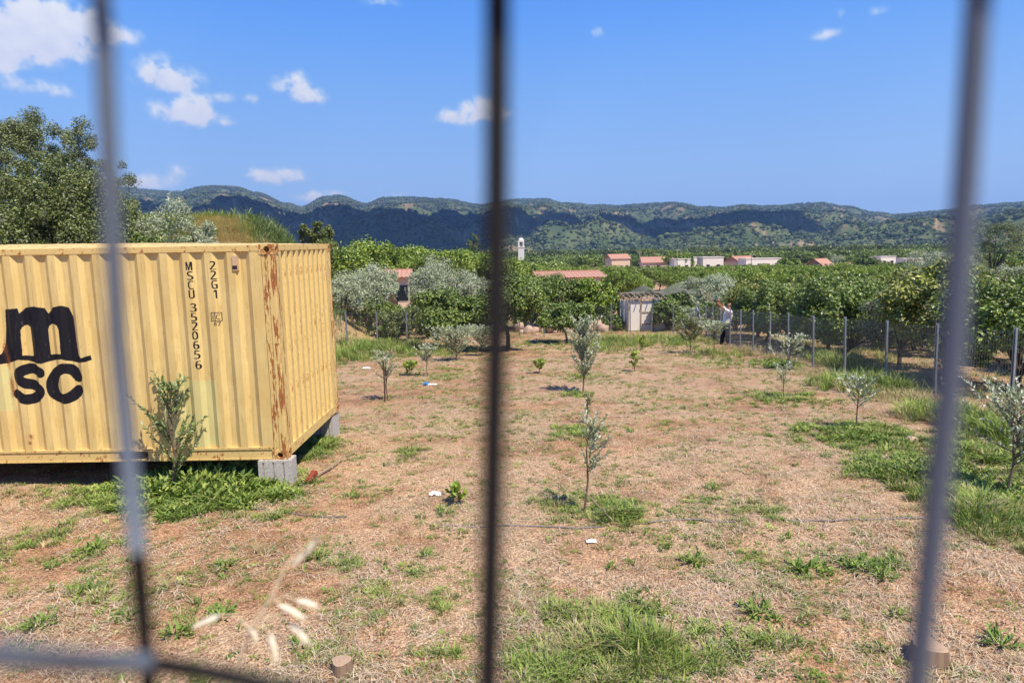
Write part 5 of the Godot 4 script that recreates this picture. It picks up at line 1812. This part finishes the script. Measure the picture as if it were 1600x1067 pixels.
func saplings() -> void:
	var list := [
		["leafy olive sapling growing against the container wall among weeds", Vector3(-4.062, -7.799, 1.383), 0.85, 34, 28, "broad", 0.12, Vector2(0.06, 0), 0.72],
		["olive sapling tied beside a dark wooden stake", Vector3(-2.617, -14.017, 1.027), 0.85, 26, 18, "silver", 0.42, Vector2(0.02, 0), 0.85],
		["slender silver olive sapling near the blue plastic scrap", Vector3(-2.258, -17.867, 0.822), 0.8, 30, 18, "silver", 0.5, Vector2.ZERO, 0.85],
		["bushiest upright silver olive sapling in the middle of the field", Vector3(1.529, -14.622, 1.597), 0.78, 84, 30, "silver", 0.2, Vector2(0.02, 0), 0.9],
		["spindly olive sapling bent over with bare lower stem", Vector3(0.735, -7.01, 1.063), 0.46, 24, 18, "silver", 0.45, Vector2(0.06, 0.05), 0.62],
		["tiny thin sapling just behind the bent one", Vector3(1.226, -11.031, 0.496), 0.25, 10, 12, "olive", 0.3, Vector2.ZERO, 0.7],
		["open crowned olive sapling on the green patch", Vector3(5.255, -10.202, 0.837), 0.75, 24, 16, "silver", 0.4, Vector2(0.02, 0), 0.8],
		["largest spreading olive sapling in lush grass by the fence", Vector3(5.435, -7.263, 1.226), 1.3, 56, 30, "silver", 0.3, Vector2(0.05, 0), 0.72],
		["faint thin sapling on the grassy strip before the fence", Vector3(5.367, -13.293, 0.67), 0.6, 14, 12, "silver", 0.4, Vector2.ZERO, 0.8],
		["pale leaning olive sapling close to the fence posts", Vector3(7.269, -17.899, 0.909), 1.4, 30, 20, "silver", 0.1, Vector2(0.25, 0), 1.0],
		["small olive sapling with slim dark stem before the reaching person", Vector3(6.57, -22.031, 1.071), 1.0, 50, 26, "silver", 0.5, Vector2.ZERO, 1.0],
		["wide olive sapling at the fence corner", Vector3(6.108, -23.051, 1.141), 1.5, 70, 26, "olive", 0.3, Vector2.ZERO, 1.0],
		["silvery olive sapling spreading low before the dark citrus bush", Vector3(-1.828, -22.034, 1.071), 1.7, 80, 30, "silver", 0.12, Vector2.ZERO, 1.05],
		["rounded silvery sapling beside the low spreading one", Vector3(-1.075, -23.457, 0.983), 1.2, 60, 26, "silver", 0.2, Vector2.ZERO, 1.05]]
	for i in list.size():
		var e: Array = list[i]
		var p: Vector3 = e[1]
		sapling(e[0], on_ground(p.x, p.y), p.z, e[2], e[3], e[4], e[5], 1100 + i, e[6], e[7], e[8])
	var citrus := [["young citrus plant standing alone in mid field", Vector3(0.709, -18.146, 0.332), 0.35], ["taller young citrus plant with glossy leaves in mid field", Vector3(3.307, -18.201, 0.507), 0.36], ["young citrus plant sprouting above a dark weed", Vector3(-0.631, -7.321, 0.185), 0.22], ["young citrus plant beside the staked sapling", Vector3(-2.765, -18.078, 0.33), 0.4], ["young citrus plant near the shed side of the fence", Vector3(4.698, -24.352, 0.465), 0.6]]
	for i in citrus.size():
		var e: Array = citrus[i]
		var p: Vector3 = e[1]
		sapling(e[0], on_ground(p.x, p.y), p.z, e[2], 11, 6, "bright", 1150 + i, 0.08, Vector2.ZERO, 0.95 if i != 2 else 0.6, "young citrus plants in the field", "citrus_sapling")
	# the stake
	var p := on_ground(-2.638, -13.769)
	var a := Acc.new()
	a.tube([Vector3(0, -0.1, 0), Vector3(0.01, 0.4, 0), Vector3(0, 0.84, 0)], [0.018, 0.017, 0.015], 7, Color(0.10, 0.065, 0.05))
	var st := part("stake", a.mesh(M.bark), self)
	st.position = p
	tag(st, "dark wooden stake beside an olive sapling", "stake")
	# single weeds that stand out
	var w := thing("weed_plant", "low leafy weed growing alone on the dry field", "weed", Vector3.ZERO, 0.0, "single weeds on the dry field")
	part("leaves", tuft(9, 40, 0.16, 0.042, 0.26, true), w, M.weed)
	var at := [Vector2(-2.637, -5.896), Vector2(-0.757, -7.079), Vector2(1.827, -4.882), Vector2(2.305, -7.673), Vector2(2.438, -5.626), Vector2(3.061, -5.542), Vector2(3.308, -5.641), Vector2(3.05, -5.369), Vector2(2.839, -4.802), Vector2(-4.77, -6.396), Vector2(-4.068, -6.323), Vector2(-4.233, -5.919), Vector2(-3.688, -5.425), Vector2(-3.667, -4.924), Vector2(-3.074, -5.094), Vector2(-2.551, -4.799), Vector2(-2.309, -5.02), Vector2(-1.85, -6.05), Vector2(-0.874, -5.667), Vector2(-0.838, -6.051), Vector2(-1.544, -4.558), Vector2(-1.424, -5.875), Vector2(1.736, -6.963), Vector2(4.131, -8.776), Vector2(4.678, -9.196), Vector2(1.814, -10.338), Vector2(0.657, -10.125), Vector2(-1.91, -7.67), Vector2(-1.93, -14.288), Vector2(1.584, -5.758), Vector2(-1.448, -9.197), Vector2(1.485, -4.465), Vector2(1.921, -4.492), Vector2(3.376, -4.447)]
	var rr := rng_of(17)
	for i in at.size():
		weed_plant(w, i == 0, at[i].x, at[i].y, rr.randf_range(0.45, 0.85) * (1.25 if i < 3 else 1.0), rr.randf() * TAU)

func clutter() -> void:
	make_stump("small sawn tree stump with pale cut face beside the wild oats", on_ground(-1.172, -4.233), 0.063, 0.085, 0.0, 3)
	make_stump("wider weathered stump with slanting grey cut face in straw", on_ground(2.746, -4.276), 0.105, 0.11, -0.12, 6)
	var s := part("stone", rough_solid(5, Vector3(0.09, 0.06, 0.07)), self, M.stone)
	s.position = on_ground(5.679, -9.466, 0.02)
	tag(s, "pale fist sized stone lying in the green patch", "stone")
	var s2 := part(numbered("stone_chip"), rough_solid(8, Vector3(0.035, 0.02, 0.03)), self, M.stone)
	s2.position = on_ground(1.813, -4.455, 0.01)
	tag(s2, "small flat stone chip on bare soil", "stone")
	var s3 := part(numbered("leaf_lump"), rough_solid(11, Vector3(0.05, 0.045, 0.04)), self, M.stone)
	s3.position = on_ground(-3.7, -7.37, 0.02)
	tag(s3, "pinkish lump lying in the weeds before the container", "stone")
	# rubble behind the back fence
	var r := rng_of(61)
	var variants := []
	for k in 4:
		variants.push_back(rough_solid(20 + k, Vector3.ONE * 0.16, 0.3, 10))
	for k in 34:
		var u := r.randf()
		var x := lerpf(0.2, 4.6, u)
		var z := -34.2 + r.randfn(0, 0.35)
		var o := part(numbered("rubble_stone"), variants[k % 4], self, M.stone)
		var size := r.randf_range(0.6, 1.9)
		o.transform = Transform3D(Basis(rdir(r), r.randf() * TAU).scaled(Vector3.ONE * size), on_ground(x, z, 0.06 * size + (0.22 if k % 3 == 0 else 0.0)))
		tag(o, "pinkish rubble stone heaped behind the back fence", "stone", "rubble stones behind the back fence")
	hose("black irrigation hose stretch near the container", [Vector2(-2.96, -7.238), Vector2(-2.535, -7.125), Vector2(-2.077, -6.977), Vector2(-1.662, -7.012)], 0.009, 0.004)
	hose("black irrigation hose stretch passing the middle of the field", [Vector2(-0.757, -6.728), Vector2(-0.424, -6.664), Vector2(-0.033, -6.663), Vector2(0.291, -6.616), Vector2(0.643, -6.568), Vector2(1.004, -6.617)], 0.009, 0.004)
	hose("grey irrigation hose stretch lifted clear of the straw", [Vector2(1.351, -6.668), Vector2(1.62, -6.757), Vector2(1.886, -6.762), Vector2(2.121, -6.667), Vector2(2.389, -6.688)], 0.010, 0.008)
	hose("straight irrigation hose stretch toward the lush grass", [Vector2(2.743, -6.672), Vector2(3.207, -6.618), Vector2(3.486, -6.656), Vector2(4.013, -6.666), Vector2(4.552, -6.692)], 0.010, 0.006)
	fallen_branch("bare bent branch leaning beside the spindly sapling", on_ground(1.027, -6.682), [Vector3(0, 0, 0), Vector3(-0.14, 0.16, -0.02), Vector3(-0.30, 0.33, -0.05), Vector3(-0.42, 0.47, -0.06)], 0.009, 4)
	fallen_branch("pale dead branches lying beside the concrete block", on_ground(-2.515, -8.274), [Vector3(0, 0.02, 0), Vector3(0.12, 0.05, -0.3), Vector3(0.2, 0.09, -0.6), Vector3(0.38, 0.11, -0.9)], 0.02, 9)
	fallen_branch("dark crooked twig on straw near the fence", on_ground(6.506, -11.343), [Vector3(0, 0.02, 0), Vector3(0.2, 0.05, 0.1), Vector3(0.45, 0.03, 0.25)], 0.018, 14)
	var b := box_part("brick", Vector3(-0.035, 0, -0.1), Vector3(0.035, 0.06, 0.1), M.brick, self)
	b.name = numbered("red_brick")
	b.transform = Transform3D(Basis(Vector3.UP, -0.35) * Basis(Vector3.RIGHT, 0.5), on_ground(-2.511, -8.176, 0.03))
	tag(b, "broken red brick tilted on soil beside the concrete block", "brick")
	plastic_scrap("crumpled blue plastic scrap lying in mid field", on_ground(-2.089, -16.105), Vector3(0.13, 0.09, 0.12), M.plastic_blue, 2)
	plastic_scrap("white plastic scrap next to the blue one", on_ground(-1.917, -16.083), Vector3(0.22, 0.05, 0.12), M.plastic_white, 3)
	plastic_scrap("white plastic scrap by the tall grass strip", on_ground(-4.381, -20.183), Vector3(0.26, 0.05, 0.2), M.plastic_white, 4)
	plastic_scrap("torn whitish plastic scrap beside the hose and grass tuft", on_ground(0.725, -6.227), Vector3(0.1, 0.03, 0.07), M.plastic_white, 5)
	plastic_scrap("crumpled grey white plastic scrap beside a leafy weed", on_ground(-0.92, -7.621), Vector3(0.14, 0.06, 0.08), M.plastic_white, 6)

func village() -> void:
	var h := [
		[-8.622, -50, 3.128, 3.4, 0.4, 2.2, 4.0, M.cream, 0.1, 3, "low red tiled farmhouse between two silver olive trees", "farmhouse"],
		[4.053, -50, 2.815, 3.4, 0.3, 4.2, 5.0, M.cream, 0.05, 3, "long low building with weathered red roof behind citrus trees", "farm_building"],
		[33.461, -215, 5.543, 4.0, 1.3, 6.0, 6.0, M.cream, 0.2, 3, "small pink walled house with red roof beside the groves", "house"],
		[44.158, -200, 4.484, 3.4, 1.5, 12.0, 8.0, M.cream, -0.1, 4, "long house with wide red tiled roof in the village", "house"],
		[55.22, -190, 4.03, 3.2, 0.0, 5.6, 6.0, M.white_wall, 0.0, 2, "square white flat roofed village block", "house"],
		[68.734, -205, 4.291, 3.2, 1.6, 6.5, 7.0, M.cream, 0.4, 3, "village house with peaked red roof beside the white block", "house"],
		[71.031, -196, 3.44, 3.0, 0.0, 10.0, 6.0, M.white_wall, 0.05, 4, "long white flat roofed building in the village", "house"],
		[57.513, -210, 4.145, 3.2, 0.0, 5.0, 5.0, M.white_wall, 0.1, 2, "small greyish white house behind the white block", "house"],
		[46.244, -188, 3.649, 2.6, 0.0, 4.4, 5.0, M.white_wall, 0.1, 2, "low whitewashed annex at the end of the long red roof", "house"],
		[67.641, -150, 3.228, 3.4, 1.4, 4.0, 4.0, M.brick_wall, 0.6, 2, "terracotta coloured house with peaked roof above the orchard", "house"],
		[75.243, -150, 1.986, 3.0, 0.8, 4.5, 4.0, M.brick_wall, 0.1, 2, "low red roofed house half hidden by trees", "house"],
		[116.765, -215, 3.306, 3.6, 0.0, 5.0, 5.0, M.white_wall, 0.1, 2, "small white house behind the rounded green tree", "house"],
		[112.252, -190, 2.691, 4.6, 0.0, 8.0, 6.0, M.white_wall, -0.2, 4, "white two storey house with balcony above the orchard", "house"]]
	for e in h:
		var top: float = e[2]
		var y := hgt(e[0], e[1])
		var t := house(e[11], e[10], Vector3(e[0], y, e[1]), e[5], e[6], maxf(top - e[4], 1.4), e[4], e[7], e[8], e[9])
		if e[10].contains("balcony"):
			box_part("balcony", Vector3(-4.0, 2.6, 3.0), Vector3(4.0, 2.75, 4.2), M.white_wall, t)
			for k in 5:
				box_part("balcony_post", Vector3(-3.95 + k * 1.9, 0.0, 4.0), Vector3(-3.7 + k * 1.9, top - 0.1, 4.15), M.white_wall, t)
	bell_tower(Vector3(4.053, 8.617, -260) * Vector3(1, 0, 1) + Vector3(0, -3.4, 0), 12.022)
	for k in 3:
		var e: Array = [[44.95, -185, 6.558, "thin utility pole beside the white village block"], [37.632, -200, 6.258, "leaning utility pole behind the long red roof"], [63.184, -180, 4.812, "utility pole in front of the long white building"]][k]
		var a := Acc.new()
		a.tube([Vector3(0, -0.3, 0), Vector3(0, e[2], 0)], [0.13, 0.1], 6, Color(0.35, 0.31, 0.27))
		a.box(Vector3(-0.7, e[2] - 0.5, -0.05), Vector3(0.7, e[2] - 0.38, 0.05), Color(0.35, 0.31, 0.27))
		var o := part(numbered("utility_pole"), a.mesh(M.bark), self)
		o.position = on_ground(e[0], e[1])
		tag(o, e[3], "pole")

func _ready() -> void:
	# camera
	var cam := Camera3D.new()
	cam.name = "camera"
	cam.far = 20000.0
	cam.near = 0.02
	add_child(cam)
	var lens := CameraAttributesPhysical.new()
	lens.frustum_focal_length = 24.0
	lens.exposure_aperture = 4.3
	lens.frustum_focus_distance = 9.5
	lens.frustum_near = 0.02
	lens.frustum_far = 20000.0
	cam.attributes = lens
	cam.fov = 53.13
	cam.transform = Transform3D(Basis(Vector3.RIGHT, deg_to_rad(-7.3)) * Basis(Vector3.BACK, deg_to_rad(-1.0)), Vector3(0, 2.75, 0))
	cam.current = true
	# sky, air and exposure
	var env := Environment.new()
	env.background_mode = Environment.BG_SKY
	var sky := Sky.new()
	var sm := PanoramaSkyMaterial.new()
	sm.panorama = make_sky()
	sky.sky_material = sm
	env.sky = sky
	env.tonemap_mode = Environment.TONE_MAPPER_LINEAR
	env.tonemap_exposure = 1.4
	env.background_energy_multiplier = 0.74
	env.fog_enabled = true
	env.fog_density = 0.0002
	env.fog_light_color = Color(0.6, 0.76, 1.0)
	env.sdfgi_enabled = true
	env.ssao_enabled = true
	env.ssil_enabled = true
	var we := WorldEnvironment.new()
	we.name = "world"
	we.environment = env
	add_child(we)
	# sun: high, behind the viewer's right shoulder
	var sun := DirectionalLight3D.new()
	sun.name = "sun"
	sun.light_energy = 1.55
	sun.light_color = Color(1.0, 0.95, 0.87)
	sun.light_angular_distance = 0.5
	sun.shadow_enabled = true
	add_child(sun)
	sun.look_at_from_position(Vector3(0.355, 0.848, 0.394) * 100.0, Vector3.ZERO)
	lump.seed = 2
	lump.frequency = 0.3
	patchy.seed = 6
	patchy.frequency = 0.3
	patchy.fractal_octaves = 3
	make_materials()
	M.weed = vmat(0.55, Color(0.4, 0.5, 0.2), 0.35)
	M.weed.vertex_color_use_as_albedo = true
	M.weed.albedo_color = Color(0.50, 0.60, 0.30)
	# the setting
	make_ground()
	make_hills()
	for c in [
		["fair weather cloud above the hills, shading the bare ridge", hill_point(-22.77, 4.178), Vector3(150, 80, 170), 3],
		["wide fair weather cloud that darkens the wooded ridge", hill_point(-12.336, 2.715), Vector3(230, 90, 210), 4],
		["long fair weather cloud that darkens the ridge beyond the tower", hill_point(-5.637, 2.544), Vector3(110, 70, 150), 5],
		["small fair weather cloud that darkens the slope behind the village", hill_point(13.435, 1.808), Vector3(190, 80, 160), 6]]:
		shade_cloud(c[0], c[1], c[2], c[3])
	village()
	# the things
	make_container()
	concrete_block("pair of pale concrete blocks under the near container corner", Vector3(-2.90, -0.02, -8.11), 0.05, Vector3(0.40, 0.345, 0.22))
	concrete_block("grey concrete block under the far container corner", Vector3(-2.86, -0.06, -10.33), 0.0, Vector3(0.22, 0.40, 0.40))
	concrete_block("concrete block under the container end beyond the emblem", Vector3(-8.65, -0.02, -8.11), 0.0, Vector3(0.40, 0.34, 0.22))
	var posts := []
	for p in [Vector2(8.495, -9.83), Vector2(8.417, -11.278), Vector2(8.182, -12.976), Vector2(8.273, -14.885), Vector2(8.105, -16.403), Vector2(8.017, -17.934), Vector2(8.086, -19.744), Vector2(8.134, -21.307), Vector2(8.17, -22.892), Vector2(8.169, -24.18), Vector2(8.23, -25.515), Vector2(8.405, -27.185), Vector2(8.623, -28.963), Vector2(8.782, -30.57), Vector2(8.71, -31.572)]:
		posts.push_back(on_ground(p.x, p.y))
	make_fence("wire_fence", "galvanised post and wire fence along the citrus orchard", posts, 1.42, 0.02)
	posts = []
	for p in [Vector2(8.669, -31.863), Vector2(7.727, -32.458), Vector2(6.779, -32.918), Vector2(5.783, -33.088), Vector2(4.869, -33.243), Vector2(3.741, -32.98), Vector2(2.619, -32.577), Vector2(1.523, -32.183), Vector2(0.363, -31.813), Vector2(-0.827, -31.328), Vector2(-2.035, -30.785), Vector2(-3.258, -29.717), Vector2(-4.457, -28.732), Vector2(-5.491, -27.632), Vector2(-6.477, -26.618), Vector2(-7.29, -25.654)]:
		posts.push_back(on_ground(p.x, p.y))
	make_fence("back_wire_fence", "post and wire fence closing the far end of the field", posts, 1.42, 0.0)
	var f := get_node("back_wire_fence")
	var f0: Vector3 = posts[0]
	brace(f, Vector3(0, 1.3, 0), on_ground(f0.x - 0.95, f0.z + 0.4) - f0)
	brace(f, Vector3(0, 1.3, 0), on_ground(f0.x + 0.25, f0.z + 1.0) - f0)
	make_front_mesh()
	make_shed()
	plants()
	saplings()
	make_person(on_ground(8.353, -26.526, -0.12))
	clutter()
	make_oats()
	make_ground_cover()
